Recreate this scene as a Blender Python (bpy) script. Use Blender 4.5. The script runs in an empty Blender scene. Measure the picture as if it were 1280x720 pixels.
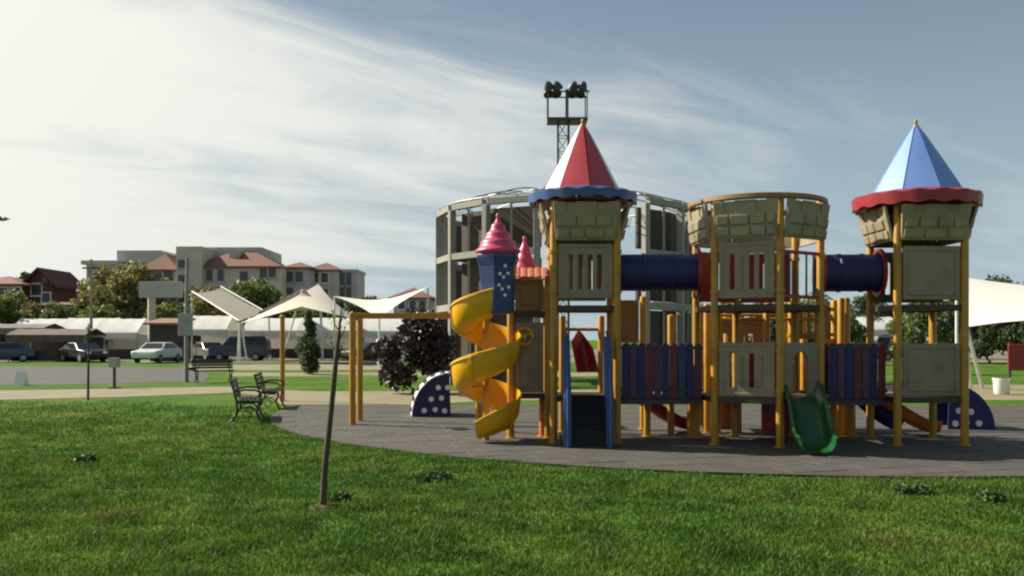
import bpy, bmesh, math, random
import numpy as np
from mathutils import Vector, Matrix

R = math.radians
PI = math.pi
random.seed(7)
scene = bpy.context.scene
COL = scene.collection

# ------------------------------------------------------------------ camera
F = 1108.0            # focal length in photo pixels (1280 wide)
EYE = 1.6
HOR = 425.0
cam_d = bpy.data.cameras.new('camera')
cam_d.sensor_width = 36.0
cam_d.lens = 36.0 * F / 1280.0
cam_d.shift_y = (HOR - 360.0) / 1280.0
cam_d.clip_start = 0.05
cam_d.clip_end = 6000.0
cam = bpy.data.objects.new('camera', cam_d)
cam.location = (0, 0, EYE)
cam.rotation_euler = (R(90), 0, 0)
COL.objects.link(cam)
scene.camera = cam

# ------------------------------------------------------------------ light
SUN_DIR = Vector((-1.10, 0.38, 0.86)).normalized()       # towards the sun
SUN_EL = math.asin(SUN_DIR.z)
SUN_AZ = math.atan2(SUN_DIR.x, SUN_DIR.y)                # clockwise from +Y

world = bpy.data.worlds.new('World')
scene.world = world
world.use_nodes = True
wt = world.node_tree
wt.nodes.clear()


def wn(t, **kw):
    n = wt.nodes.new(t)
    for k, v in kw.items():
        setattr(n, k, v)
    return n


def wmath(op, a, b=None, c=None, clamp=False):
    n = wn('ShaderNodeMath', operation=op)
    n.use_clamp = clamp
    for i, x in enumerate((a, b, c)):
        if x is None:
            continue
        if isinstance(x, (int, float)):
            n.inputs[i].default_value = x
        else:
            wt.links.new(x, n.inputs[i])
    return n.outputs[0]


def wvec(op, a, b=None):
    n = wn('ShaderNodeVectorMath', operation=op)
    for i, x in enumerate((a, b)):
        if x is None:
            continue
        if isinstance(x, (tuple, list, Vector)):
            n.inputs[i].default_value = tuple(x)
        else:
            wt.links.new(x, n.inputs[i])
    return n


def wramp(v, lo, hi, smooth=True):
    n = wn('ShaderNodeMapRange')
    n.interpolation_type = 'SMOOTHSTEP' if smooth else 'LINEAR'
    wt.links.new(v, n.inputs[0])
    n.inputs[1].default_value = lo
    n.inputs[2].default_value = hi
    return n.outputs[0]


def wmix(fac, a, b):
    n = wn('ShaderNodeMix', data_type='RGBA')
    for sock, x in ((n.inputs[0], fac), (n.inputs[6], a), (n.inputs[7], b)):
        if isinstance(x, (int, float)):
            sock.default_value = x
        elif isinstance(x, tuple):
            sock.default_value = x
        else:
            wt.links.new(x, sock)
    return n.outputs[2]


def wnoise(vec, scale, detail, rough=0.55, dist=0.0):
    n = wn('ShaderNodeTexNoise')
    wt.links.new(vec, n.inputs['Vector'])
    n.inputs['Scale'].default_value = scale
    n.inputs['Detail'].default_value = detail
    n.inputs['Roughness'].default_value = rough
    n.inputs['Distortion'].default_value = dist
    return n.outputs[0]


sky = wn('ShaderNodeTexSky')
sky.sky_type = 'NISHITA'
sky.sun_disc = False
sky.sun_elevation = SUN_EL
sky.sun_rotation = SUN_AZ
sky.air_density = 1.0
sky.dust_density = 2.0
sky.ozone_density = 1.0
tc = wn('ShaderNodeTexCoord')
sep = wn('ShaderNodeSeparateXYZ')
wt.links.new(tc.outputs['Generated'], sep.inputs[0])
zc = wmath('MAXIMUM', sep.outputs[2], 0.0)
den = wmath('ADD', zc, 0.16)
cx_ = wmath('DIVIDE', sep.outputs[0], den)
cy_ = wmath('DIVIDE', sep.outputs[1], den)
comb = wn('ShaderNodeCombineXYZ')
wt.links.new(cx_, comb.inputs[0])
wt.links.new(cy_, comb.inputs[1])
mp = wn('ShaderNodeMapping')
mp.vector_type = 'TEXTURE'
mp.inputs['Rotation'].default_value = (0, 0, R(33))
mp.inputs['Scale'].default_value = (2.3, 0.85, 1.0)
mp.inputs['Location'].default_value = (-1.5, 2.2, 0.0)
wt.links.new(comb.outputs[0], mp.inputs['Vector'])
n_big = wnoise(mp.outputs[0], 0.9, 3.0, 0.5, 0.3)
n_str = wnoise(mp.outputs[0], 2.6, 6.0, 0.58, 0.8)
sund = wvec('DOT_PRODUCT', tc.outputs['Generated'], SUN_DIR).outputs['Value']
near = wramp(sund, 0.0, 0.95)                             # forward scattering round the sun
high = wramp(sep.outputs[2], 0.20, 0.46)                  # the veil thins out towards the zenith
low = wmath('SUBTRACT', 1.0, wramp(sep.outputs[2], -0.02, 0.42))
mixn = wmath('ADD', wmath('MULTIPLY', n_big, 0.5), wmath('MULTIPLY', n_str, 0.5))
cs_ = wmath('SUBTRACT', wmath('ADD', mixn, wmath('MULTIPLY', near, 0.35)), wmath('MULTIPLY', high, 0.34))
cov = wramp(cs_, 0.44, 0.76)
cloud_lum = wmix(near, (7.0, 7.6, 7.8, 1), (11.6, 11.5, 10.5, 1))
veil = wmix(wmath('ADD', wmath('MULTIPLY', low, 0.66), 0.24), sky.outputs[0], (4.9, 6.5, 7.3, 1))   # haze thickens towards the horizon
cl = wmix(cov, veil, cloud_lum)
bgn = wn('ShaderNodeBackground')
bgn.inputs['Strength'].default_value = 0.050
wt.links.new(cl, bgn.inputs['Color'])
wo = wn('ShaderNodeOutputWorld')
wt.links.new(bgn.outputs[0], wo.inputs['Surface'])

sun_d = bpy.data.lights.new('sun', 'SUN')
sun_d.energy = 5.0
sun_d.angle = R(0.6)
sun_d.color = (1.0, 0.93, 0.80)
sun_o = bpy.data.objects.new('sun', sun_d)
sun_o.rotation_euler = (-SUN_DIR).to_track_quat('-Z', 'Y').to_euler()
sun_o.location = (-30, 12, 30)
COL.objects.link(sun_o)

scene.view_settings.view_transform = 'Standard'
scene.view_settings.look = 'None'
scene.view_settings.exposure = 0.75
scene.view_settings.gamma = 1.0
scene.view_settings.use_curve_mapping = False
scene.render.engine = 'CYCLES'
scene.cycles.max_bounces = 6
scene.cycles.filter_width = 2.2


# ------------------------------------------------------------------ helpers
def at(px, py, d):
    """a place d metres in front of the viewer, seen at photo pixel px, py"""
    return Vector(((px - 640.0) * d / F, d, EYE - (py - HOR) * d / F))


def G(px, py):
    d = EYE * F / (py - HOR)
    return Vector(((px - 640.0) * d / F, d, 0.0))


MATS = {}


def mat(name, col, rough=0.55, var=0.10, scale=6.0, bump=0.0, bscale=40.0, metal=0.0, spec=0.5,
        dirt=None, dirt_amt=0.0, island=0.0, trans=0.0, coat=0.0, objrand=0.0, wscale=0.0):
    if name in MATS:
        return MATS[name]
    m = bpy.data.materials.new(name)
    m.use_nodes = True
    t = m.node_tree
    b = t.nodes['Principled BSDF']
    out = t.nodes['Material Output']
    geo = t.nodes.new('ShaderNodeNewGeometry')
    b.inputs['Roughness'].default_value = rough
    b.inputs['Metallic'].default_value = metal
    b.inputs['Specular IOR Level'].default_value = spec
    b.inputs['Coat Weight'].default_value = coat
    nz = t.nodes.new('ShaderNodeTexNoise')
    nz.inputs['Scale'].default_value = scale
    nz.inputs['Detail'].default_value = 5.0
    nz.inputs['Roughness'].default_value = 0.6
    t.links.new(geo.outputs['Position'], nz.inputs['Vector'])
    mr = t.nodes.new('ShaderNodeMapRange')
    t.links.new(nz.outputs[0], mr.inputs[0])
    mr.inputs[1].default_value = 0.3
    mr.inputs[2].default_value = 0.7
    mr.inputs[3].default_value = 1.0 - var
    mr.inputs[4].default_value = 1.0 + var
    val = mr.outputs[0]

    def mul(a, bsock):
        n = t.nodes.new('ShaderNodeMath')
        n.operation = 'MULTIPLY'
        t.links.new(a, n.inputs[0])
        t.links.new(bsock, n.inputs[1])
        return n.outputs[0]

    def rng(sock, amt):
        n = t.nodes.new('ShaderNodeMapRange')
        t.links.new(sock, n.inputs[0])
        n.inputs[3].default_value = 1.0 - amt
        n.inputs[4].default_value = 1.0 + amt
        return n.outputs[0]
    if island:
        val = mul(val, rng(geo.outputs['Random Per Island'], island))
    if objrand:
        oi = t.nodes.new('ShaderNodeObjectInfo')
        val = mul(val, rng(oi.outputs['Random'], objrand))
    if wscale:
        n2 = t.nodes.new('ShaderNodeTexNoise')
        n2.inputs['Scale'].default_value = wscale
        n2.inputs['Detail'].default_value = 3.0
        t.links.new(geo.outputs['Position'], n2.inputs['Vector'])
        m2 = t.nodes.new('ShaderNodeMapRange')
        t.links.new(n2.outputs[0], m2.inputs[0])
        m2.inputs[1].default_value = 0.3
        m2.inputs[2].default_value = 0.7
        m2.inputs[3].default_value = 0.75
        m2.inputs[4].default_value = 1.2
        val = mul(val, m2.outputs[0])
    vs = t.nodes.new('ShaderNodeVectorMath')
    vs.operation = 'SCALE'
    vs.inputs[0].default_value = col[:3]
    t.links.new(val, vs.inputs['Scale'])
    csock = vs.outputs[0]
    if dirt is not None:
        n3 = t.nodes.new('ShaderNodeTexNoise')
        n3.inputs['Scale'].default_value = scale * 0.6
        n3.inputs['Detail'].default_value = 8.0
        n3.inputs['Roughness'].default_value = 0.7
        t.links.new(geo.outputs['Position'], n3.inputs['Vector'])
        m3 = t.nodes.new('ShaderNodeMapRange')
        m3.interpolation_type = 'SMOOTHSTEP'
        t.links.new(n3.outputs[0], m3.inputs[0])
        m3.inputs[1].default_value = 0.45
        m3.inputs[2].default_value = 0.75
        m3.inputs[4].default_value = dirt_amt
        mx = t.nodes.new('ShaderNodeMix')
        mx.data_type = 'RGBA'
        t.links.new(m3.outputs[0], mx.inputs[0])
        t.links.new(csock, mx.inputs[6])
        mx.inputs[7].default_value = (*dirt, 1)
        csock = mx.outputs[2]
    t.links.new(csock, b.inputs['Base Color'])
    if bump:
        nb = t.nodes.new('ShaderNodeTexNoise')
        nb.inputs['Scale'].default_value = bscale
        nb.inputs['Detail'].default_value = 6.0
        t.links.new(geo.outputs['Position'], nb.inputs['Vector'])
        bp = t.nodes.new('ShaderNodeBump')
        bp.inputs['Strength'].default_value = bump
        bp.inputs['Distance'].default_value = 0.02
        t.links.new(nb.outputs[0], bp.inputs['Height'])
        t.links.new(bp.outputs[0], b.inputs['Normal'])
    if trans:
        tr = t.nodes.new('ShaderNodeBsdfTranslucent')
        t.links.new(csock, tr.inputs['Color'])
        ms = t.nodes.new('ShaderNodeMixShader')
        ms.inputs[0].default_value = trans
        t.links.new(b.outputs[0], ms.inputs[1])
        t.links.new(tr.outputs[0], ms.inputs[2])
        t.links.new(ms.outputs[0], out.inputs['Surface'])
    MATS[name] = m
    return m


ORG = {}


class MB:
    def __init__(self):
        self.v = []
        self.f = []

    def add(self, vs, fs):
        o = len(self.v)
        self.v += [Vector(p) for p in vs]
        self.f += [tuple(i + o for i in q) for q in fs]
        return self

    def box(self, c, s, rot=None):
        hx, hy, hz = s[0] / 2, s[1] / 2, s[2] / 2
        vs = [Vector((x, y, z)) for z in (-hz, hz) for y in (-hy, hy) for x in (-hx, hx)]
        if rot is not None:
            vs = [rot @ p for p in vs]
        c = Vector(c)
        return self.add([p + c for p in vs], [(0, 2, 3, 1), (4, 5, 7, 6), (0, 1, 5, 4), (1, 3, 7, 5), (3, 2, 6, 7), (2, 0, 4, 6)])

    def bb(self, x0, x1, y0, y1, z0, z1):
        return self.box(((x0 + x1) / 2, (y0 + y1) / 2, (z0 + z1) / 2), (x1 - x0, y1 - y0, z1 - z0))

    def beam(self, p0, p1, w, h, up=(0, 0, 1)):
        p0, p1 = Vector(p0), Vector(p1)
        d = p1 - p0
        y = d.normalized()
        u = Vector(up)
        if abs(y.dot(u)) > 0.98:
            u = Vector((1, 0, 0))
        x = y.cross(u).normalized()
        z = x.cross(y)
        rot = Matrix((x, y, z)).transposed()
        return self.box((p0 + p1) / 2, (w, d.length, h), rot)

    def tube(self, pts, r, n=10, closed=False):
        pts = [Vector(p) for p in pts]
        k = len(pts)
        rs = r if isinstance(r, (list, tuple)) else [r] * k
        vs, fs = [], []
        for i, p in enumerate(pts):
            if closed:
                t = pts[(i + 1) % k] - pts[i - 1]
            else:
                t = pts[min(i + 1, k - 1)] - pts[max(i - 1, 0)]
            t.normalize()
            u = Vector((0, 0, 1)) if abs(t.z) < 0.9 else Vector((1, 0, 0))
            a = t.cross(u).normalized()
            b = t.cross(a)
            for j in range(n):
                an = 2 * PI * j / n
                vs.append(p + (a * math.cos(an) + b * math.sin(an)) * rs[i])
        m = k if closed else k - 1
        for i in range(m):
            for j in range(n):
                i2 = (i + 1) % k
                fs.append((i * n + j, i * n + (j + 1) % n, i2 * n + (j + 1) % n, i2 * n + j))
        if not closed:
            fs.append(tuple(range(n - 1, -1, -1)))
            fs.append(tuple((k - 1) * n + j for j in range(n)))
        return self.add(vs, fs)

    def lathe(self, c, prof, n=20, a0=0.0, cap=True):
        c = Vector(c)
        vs, fs = [], []
        for (r, z) in prof:
            for j in range(n):
                an = a0 + 2 * PI * j / n
                vs.append(c + Vector((r * math.cos(an), r * math.sin(an), z)))
        for i in range(len(prof) - 1):
            for j in range(n):
                fs.append((i * n + j, i * n + (j + 1) % n, (i + 1) * n + (j + 1) % n, (i + 1) * n + j))
        if cap:
            fs.append(tuple(range(n - 1, -1, -1)))
            fs.append(tuple((len(prof) - 1) * n + j for j in range(n)))
        return self.add(vs, fs)

    def prism(self, poly, thick):
        """poly: 3-D points of a flat outline, thick: offset vector"""
        k = len(poly)
        t = Vector(thick)
        vs = [Vector(p) for p in poly] + [Vector(p) + t for p in poly]
        fs = [tuple(range(k - 1, -1, -1)), tuple(range(k, 2 * k))]
        fs += [(i, (i + 1) % k, k + (i + 1) % k, k + i) for i in range(k)]
        return self.add(vs, fs)

    def sheet(self, grid, thick):
        """grid[i][j] of points, made solid by an offset along -normal"""
        a, b = len(grid), len(grid[0])
        P = [[Vector(p) for p in row] for row in grid]
        N = []
        for i in range(a):
            row = []
            for j in range(b):
                du = P[min(i + 1, a - 1)][j] - P[max(i - 1, 0)][j]
                dv = P[i][min(j + 1, b - 1)] - P[i][max(j - 1, 0)]
                n = du.cross(dv)
                row.append(n.normalized() if n.length > 1e-9 else Vector((0, 0, 1)))
            N.append(row)
        vs = [P[i][j] for i in range(a) for j in range(b)] + [P[i][j] - N[i][j] * thick for i in range(a) for j in range(b)]
        o = a * b
        fs = []
        for i in range(a - 1):
            for j in range(b - 1):
                q = (i * b + j, (i + 1) * b + j, (i + 1) * b + j + 1, i * b + j + 1)
                fs.append(q)
                fs.append(tuple(o + x for x in reversed(q)))
        for j in range(b - 1):
            fs.append((j, j + 1, o + j + 1, o + j))
            k = (a - 1) * b + j
            fs.append((k + 1, k, o + k, o + k + 1))
        for i in range(a - 1):
            k0, k1 = i * b, (i + 1) * b
            fs.append((k1, k0, o + k0, o + k1))
            k0, k1 = i * b + b - 1, (i + 1) * b + b - 1
            fs.append((k0, k1, o + k1, o + k0))
        return self.add(vs, fs)

    def cells(self, xs, zs, empty, t, M):
        """a board cut on a grid (xs, zs) with cells in `empty` left open; M places local x, y(thickness), z"""
        nx, nz = len(xs), len(zs)
        vs = []
        idx = {}

        def vid(i, j, s):
            k = (i, j, s)
            if k not in idx:
                idx[k] = len(vs)
                vs.append(M @ Vector((xs[i], s * t / 2, zs[j])))
            return idx[k]
        fs = []
        full = lambda i, j: 0 <= i < nx - 1 and 0 <= j < nz - 1 and (i, j) not in empty
        for i in range(nx - 1):
            for j in range(nz - 1):
                if not full(i, j):
                    continue
                fs.append((vid(i, j, -1), vid(i + 1, j, -1), vid(i + 1, j + 1, -1), vid(i, j + 1, -1)))
                fs.append((vid(i, j, 1), vid(i, j + 1, 1), vid(i + 1, j + 1, 1), vid(i + 1, j, 1)))
                if not full(i - 1, j):
                    fs.append((vid(i, j, -1), vid(i, j + 1, -1), vid(i, j + 1, 1), vid(i, j, 1)))
                if not full(i + 1, j):
                    fs.append((vid(i + 1, j, -1), vid(i + 1, j, 1), vid(i + 1, j + 1, 1), vid(i + 1, j + 1, -1)))
                if not full(i, j - 1):
                    fs.append((vid(i, j, -1), vid(i, j, 1), vid(i + 1, j, 1), vid(i + 1, j, -1)))
                if not full(i, j + 1):
                    fs.append((vid(i, j + 1, -1), vid(i + 1, j + 1, -1), vid(i + 1, j + 1, 1), vid(i, j + 1, 1)))
        return self.add(vs, fs)

    def build(self, name, m, parent=None, bevel=0.0, smooth=None, loc=None):
        if parent is not None:
            org = ORG[parent.name]
        else:
            org = Vector(loc) if loc is not None else Vector((0, 0, 0))
        me = bpy.data.meshes.new(name)
        me.from_pydata([tuple(p - org) for p in self.v], [], self.f)
        me.materials.append(m)
        bm = bmesh.new()
        bm.from_mesh(me)
        bmesh.ops.recalc_face_normals(bm, faces=bm.faces)
        bm.to_mesh(me)
        bm.free()
        if smooth is not None:
            me.shade_smooth()
            me.set_sharp_from_angle(angle=R(smooth))
        o = bpy.data.objects.new(name, me)
        COL.objects.link(o)
        ORG[o.name] = org
        if parent is not None:
            o.parent = parent
        else:
            o.location = org
        if bevel:
            md = o.modifiers.new('edge', 'BEVEL')
            md.width = bevel
            md.segments = 2
            md.limit_method = 'ANGLE'
            md.angle_limit = R(40)
            md.harden_normals = False
        return o


def tag(o, label, cat, group=None):
    o['label'] = label
    o['category'] = cat
    if group:
        o['group'] = group
    return o


def struct(o):
    o['kind'] = 'structure'
    return o


def thing(name, loc, label, cat, group=None):
    o = bpy.data.objects.new(name, None)
    o.empty_display_size = 0.3
    o.location = loc
    COL.objects.link(o)
    ORG[o.name] = Vector(loc)
    return tag(o, label, cat, group)


def dup(root, loc, rotz=0.0, scale=1.0, label=None, squash=1.0):
    r = root.copy()
    COL.objects.link(r)
    r.location = loc
    r.rotation_euler = (0, 0, rotz)
    r.scale = (scale, scale, scale * squash)
    if label:
        r['label'] = label
    for ch in root.children:
        c = ch.copy()
        COL.objects.link(c)
        c.parent = r
        for g in ch.children:
            d = g.copy()
            COL.objects.link(d)
            d.parent = c
    return r


def place(origin, ax):
    """matrix: local x along ax (horizontal), z up, y = thickness"""
    ax = Vector(ax).normalized()
    ay = Vector((0, 0, 1)).cross(ax)
    M = Matrix(((ax.x, ay.x, 0, origin[0]), (ax.y, ay.y, 0, origin[1]), (ax.z, ay.z, 1, origin[2]), (0, 0, 0, 1)))
    return M


# ------------------------------------------------------------------ materials
M_yel = mat('yellow_post', (0.42, 0.205, 0.007), 0.42, 0.16, 3.0, dirt=(0.20, 0.12, 0.03), dirt_amt=0.6)
M_yelp = mat('yellow_plastic', (0.70, 0.36, 0.008), 0.30, 0.06, 3.0, dirt=(0.50, 0.28, 0.03), dirt_amt=0.25)
M_tan = mat('tan_plastic', (0.265, 0.208, 0.132), 0.55, 0.10, 4.0, bump=0.25, bscale=60, dirt=(0.13, 0.10, 0.06), dirt_amt=0.7)
M_stone = mat('cream_plastic', (0.31, 0.255, 0.165), 0.55, 0.10, 4.0, bump=0.25, bscale=60, dirt=(0.14, 0.11, 0.065), dirt_amt=0.65)
M_tan2 = mat('ochre_plastic', (0.24, 0.14, 0.048), 0.55, 0.12, 4.0, bump=0.25, bscale=60, dirt=(0.22, 0.15, 0.07), dirt_amt=0.5)
M_blue = mat('blue_plastic', (0.035, 0.085, 0.22), 0.38, 0.08, 3.0, dirt=(0.12, 0.16, 0.26), dirt_amt=0.25)
M_navy = mat('navy_plastic', (0.009, 0.010, 0.090), 0.55, 0.08, 3.0)
M_roofblue = mat('roof_blue', (0.17, 0.29, 0.62), 0.36, 0.06, 2.0, dirt=(0.32, 0.40, 0.58), dirt_amt=0.3)
M_red = mat('red_plastic', (0.28, 0.018, 0.022), 0.38, 0.08, 3.0, dirt=(0.30, 0.07, 0.06), dirt_amt=0.3)
M_roofred = mat('roof_red', (0.46, 0.055, 0.065), 0.36, 0.06, 2.0, dirt=(0.46, 0.14, 0.13), dirt_amt=0.3)
M_white = mat('white_plastic', (0.78, 0.76, 0.70), 0.4, 0.05, 3.0, dirt=(0.6, 0.57, 0.5), dirt_amt=0.3)
M_pink = mat('pink_plastic', (0.52, 0.055, 0.125), 0.40, 0.08, 3.0, dirt=(0.42, 0.09, 0.13), dirt_amt=0.3)
M_orange = mat('orange_plastic', (0.55, 0.15, 0.03), 0.4, 0.08, 3.0)
M_terra = mat('terracotta_plastic', (0.46, 0.14, 0.07), 0.5, 0.15, 8.0)
M_green = mat('green_plastic', (0.008, 0.072, 0.016), 0.34, 0.06, 3.0)
M_purple = mat('purple_plastic', (0.06, 0.014, 0.055), 0.4, 0.08, 3.0)
M_rubber = mat('black_rubber', (0.016, 0.016, 0.018), 0.8, 0.2, 20.0)
M_deck = mat('brown_coated_deck', (0.05, 0.030, 0.016), 0.6, 0.2, 20.0)
M_steel = mat('galvanised_steel', (0.30, 0.31, 0.30), 0.45, 0.15, 4.0, metal=0.4)
M_dsteel = mat('dark_steel', (0.035, 0.038, 0.04), 0.5, 0.2, 6.0)
M_conc = mat('grey_concrete', (0.27, 0.255, 0.22), 0.8, 0.12, 2.0, bump=0.3, bscale=30)
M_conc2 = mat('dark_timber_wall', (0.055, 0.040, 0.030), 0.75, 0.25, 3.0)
M_tent = mat('tent_fabric', (0.84, 0.83, 0.78), 0.75, 0.05, 1.5, trans=0.35)
M_fabric = mat('white_fabric', (0.72, 0.69, 0.61), 0.75, 0.05, 1.5, trans=0.16, dirt=(0.60, 0.55, 0.45), dirt_amt=0.35)
M_shadefab = mat('shaded_fabric', (0.62, 0.56, 0.45), 0.75, 0.06, 1.5, trans=0.10)  # front of the peaked sail, its shade put into the colour
M_wpaint = mat('white_paint', (0.76, 0.75, 0.70), 0.45, 0.06, 4.0)
M_farglass = mat('far_window_glass', (0.07, 0.07, 0.066), 0.3, 0.2, 0.2)  # greyer than the near glass, distance haze put into the colour
M_glass = mat('window_glass', (0.02, 0.023, 0.026), 0.12, 0.1, 0.3, spec=0.6)
M_tyre = mat('tyre_rubber', (0.02, 0.02, 0.02), 0.85)
M_wood = mat('bench_wood', (0.030, 0.018, 0.014), 0.5, 0.25, 10.0)
M_iron = mat('cast_iron', (0.012, 0.012, 0.013), 0.35, 0.1, 6.0)
M_bark = mat('bark', (0.085, 0.062, 0.036), 0.9, 0.3, 18.0, bump=0.6, bscale=60)
M_plaster = mat('plaster_beige', (0.56, 0.51, 0.40), 0.85, 0.10, 0.5, dirt=(0.40, 0.36, 0.27), dirt_amt=0.4)
M_plaster2 = mat('plaster_grey', (0.46, 0.45, 0.41), 0.85, 0.10, 0.5, dirt=(0.33, 0.32, 0.29), dirt_amt=0.5)
M_brick = mat('red_brick', (0.12, 0.040, 0.030), 0.85, 0.25, 2.0, dirt=(0.10, 0.05, 0.04), dirt_amt=0.4)
M_tile = mat('roof_tile', (0.20, 0.095, 0.065), 0.8, 0.25, 2.5, dirt=(0.20, 0.09, 0.06), dirt_amt=0.5)
M_sand = mat('beige_path', (0.22, 0.185, 0.11), 0.9, 0.16, 0.8, bump=0.3, bscale=12, dirt=(0.17, 0.155, 0.08), dirt_amt=0.35)
M_asph = mat('asphalt', (0.066, 0.062, 0.056), 0.9, 0.14, 0.6, bump=0.3, bscale=20, dirt=(0.10, 0.095, 0.08), dirt_amt=0.3)
M_joint = mat('paver_joint', (0.03, 0.026, 0.02), 0.95, 0.2, 6.0)
M_pave = mat('paver', (0.064, 0.057, 0.046), 0.85, 0.16, 1.3, bump=0.35, bscale=45, objrand=0.10, island=0.07,
             dirt=(0.060, 0.055, 0.042), dirt_amt=0.5)
M_leafA = mat('leaf_green', (0.130, 0.165, 0.040), 0.55, 0.2, 0.8, island=0.5, trans=0.45)
M_leafB = mat('leaf_dark', (0.060, 0.088, 0.030), 0.55, 0.2, 0.8, island=0.5, trans=0.45)
M_weed = mat('weed_leaf', (0.038, 0.088, 0.013), 0.6, 0.2, 3.0, island=0.4, trans=0.2)
M_leafC = mat('leaf_olive', (0.21, 0.195, 0.06), 0.6, 0.2, 0.8, island=0.5, trans=0.45)
M_leafP = mat('leaf_purple', (0.038, 0.020, 0.022), 0.45, 0.2, 0.8, island=0.6, trans=0.15)
M_blossom = mat('pale_blossom', (0.55, 0.50, 0.45), 0.7, 0.2, 3.0, trans=0.2)


def lawn_mat(name, blade):
    m = bpy.data.materials.new(name)
    m.use_nodes = True
    t = m.node_tree
    b = t.nodes['Principled BSDF']
    out = t.nodes['Material Output']
    geo = t.nodes.new('ShaderNodeNewGeometry')

    def noise(scale, det):
        n = t.nodes.new('ShaderNodeTexNoise')
        n.inputs['Scale'].default_value = scale
        n.inputs['Detail'].default_value = det
        n.inputs['Roughness'].default_value = 0.6
        t.links.new(geo.outputs['Position'], n.inputs['Vector'])
        return n.outputs[0]

    def ramp(sock, stops):
        n = t.nodes.new('ShaderNodeValToRGB')
        cr = n.color_ramp
        while len(cr.elements) < len(stops):
            cr.elements.new(0.5)
        for e, (p, c) in zip(cr.elements, stops):
            e.position = p
            e.color = (*c, 1)
        t.links.new(sock, n.inputs[0])
        return n.outputs[0]
    big = ramp(noise(0.45, 4.0), [(0.30, (0.044, 0.112, 0.011)), (0.48, (0.066, 0.140, 0.014)), (0.60, (0.100, 0.160, 0.020)), (0.76, (0.160, 0.175, 0.036))])
    fine = noise(5.0 if not blade else 2.2, 6.0)
    mr = t.nodes.new('ShaderNodeMapRange')
    t.links.new(fine, mr.inputs[0])
    mr.inputs[1].default_value = 0.3
    mr.inputs[2].default_value = 0.7
    mr.inputs[3].default_value = 0.55
    mr.inputs[4].default_value = 1.35
    val = mr.outputs[0]
    if blade:
        m2 = t.nodes.new('ShaderNodeMapRange')
        t.links.new(geo.outputs['Random Per Island'], m2.inputs[0])
        m2.inputs[3].default_value = 0.60
        m2.inputs[4].default_value = 1.50
        mm = t.nodes.new('ShaderNodeMath')
        mm.operation = 'MULTIPLY'
        t.links.new(val, mm.inputs[0])
        t.links.new(m2.outputs[0], mm.inputs[1])
        val = mm.outputs[0]
    vs = t.nodes.new('ShaderNodeVectorMath')
    vs.operation = 'SCALE'
    t.links.new(big, vs.inputs[0])
    t.links.new(val, vs.inputs['Scale'])
    t.links.new(vs.outputs[0], b.inputs['Base Color'])
    b.inputs['Roughness'].default_value = 0.6 if blade else 0.95
    b.inputs['Specular IOR Level'].default_value = 0.3 if blade else 0.1
    if blade:
        tr = t.nodes.new('ShaderNodeBsdfTranslucent')
        t.links.new(vs.outputs[0], tr.inputs['Color'])
        ms = t.nodes.new('ShaderNodeMixShader')
        ms.inputs[0].default_value = 0.35
        t.links.new(b.outputs[0], ms.inputs[1])
        t.links.new(tr.outputs[0], ms.inputs[2])
        t.links.new(ms.outputs[0], out.inputs['Surface'])
    else:
        bp = t.nodes.new('ShaderNodeBump')
        bp.inputs['Strength'].default_value = 0.8
        bp.inputs['Distance'].default_value = 0.06
        t.links.new(noise(14.0, 6.0), bp.inputs['Height'])
        t.links.new(bp.outputs[0], b.inputs['Normal'])
    return m


M_lawn = lawn_mat('lawn_soil', False)
M_blade = lawn_mat('grass_blade', True)

# ------------------------------------------------------------------ ground
g = MB()
g.add([(-3000, -60, 0), (3000, -60, 0), (3000, 5000, 0), (-3000, 5000, 0)], [(0, 1, 2, 3)])
struct(g.build('lawn_ground', M_lawn))


def flat(name, pts, z, m, th=0.003):
    b = MB()
    b.prism([(p[0], p[1], z - th) for p in pts], (0, 0, th))
    return struct(b.build(name, m))


flat('path', [G(-260, 507), G(0, 500), G(150, 496.5), G(290, 491), G(330, 495), G(352, 506), G(520, 506), G(620, 501),
              G(900, 499), G(1180, 500), G(1500, 502), G(1560, 482), G(1180, 481), G(900, 484), G(620, 489), G(400, 489.5),
              G(330, 487), G(280, 483.5), G(150, 486), G(0, 488.5), G(-260, 492)], 0.008, M_sand)
flat('car_park', [G(-300, 484), G(100, 481), G(254, 477), G(264, 470), G(240, 459.5), G(-300, 456)], 0.008, M_asph)
flat('back_path', [G(285, 470.5), G(470, 470.5), G(620, 471), G(900, 470), G(900, 466), G(620, 466), G(470, 466), G(285, 466)], 0.008, M_sand)
flat('sand_strip', [G(235, 463), G(480, 462.5), G(480, 455), G(235, 456.5)], 0.008, M_sand)
flat('market_paving', [(-95, 63), (95, 63), (95, 150), (-95, 150)], 0.008, mat('market_paving', (0.16, 0.145, 0.11), 0.9, 0.15, 0.3))

# plaza of paving slabs: a round plaza cut straight at its back
PC = Vector((5.0, 20.4))
PR = 10.2
PBACK = 21.3
plz = []
for i in range(97):
    a = R(-185 + 190 * i / 96)
    p = (PC.x + PR * math.cos(a), PC.y + PR * math.sin(a))
    if p[1] <= PBACK:
        plz.append(p)
plz.append((PC.x + math.sqrt(PR ** 2 - (PBACK - PC.y) ** 2), PBACK))
plz.append((PC.x - math.sqrt(PR ** 2 - (PBACK - PC.y) ** 2), PBACK))


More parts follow.
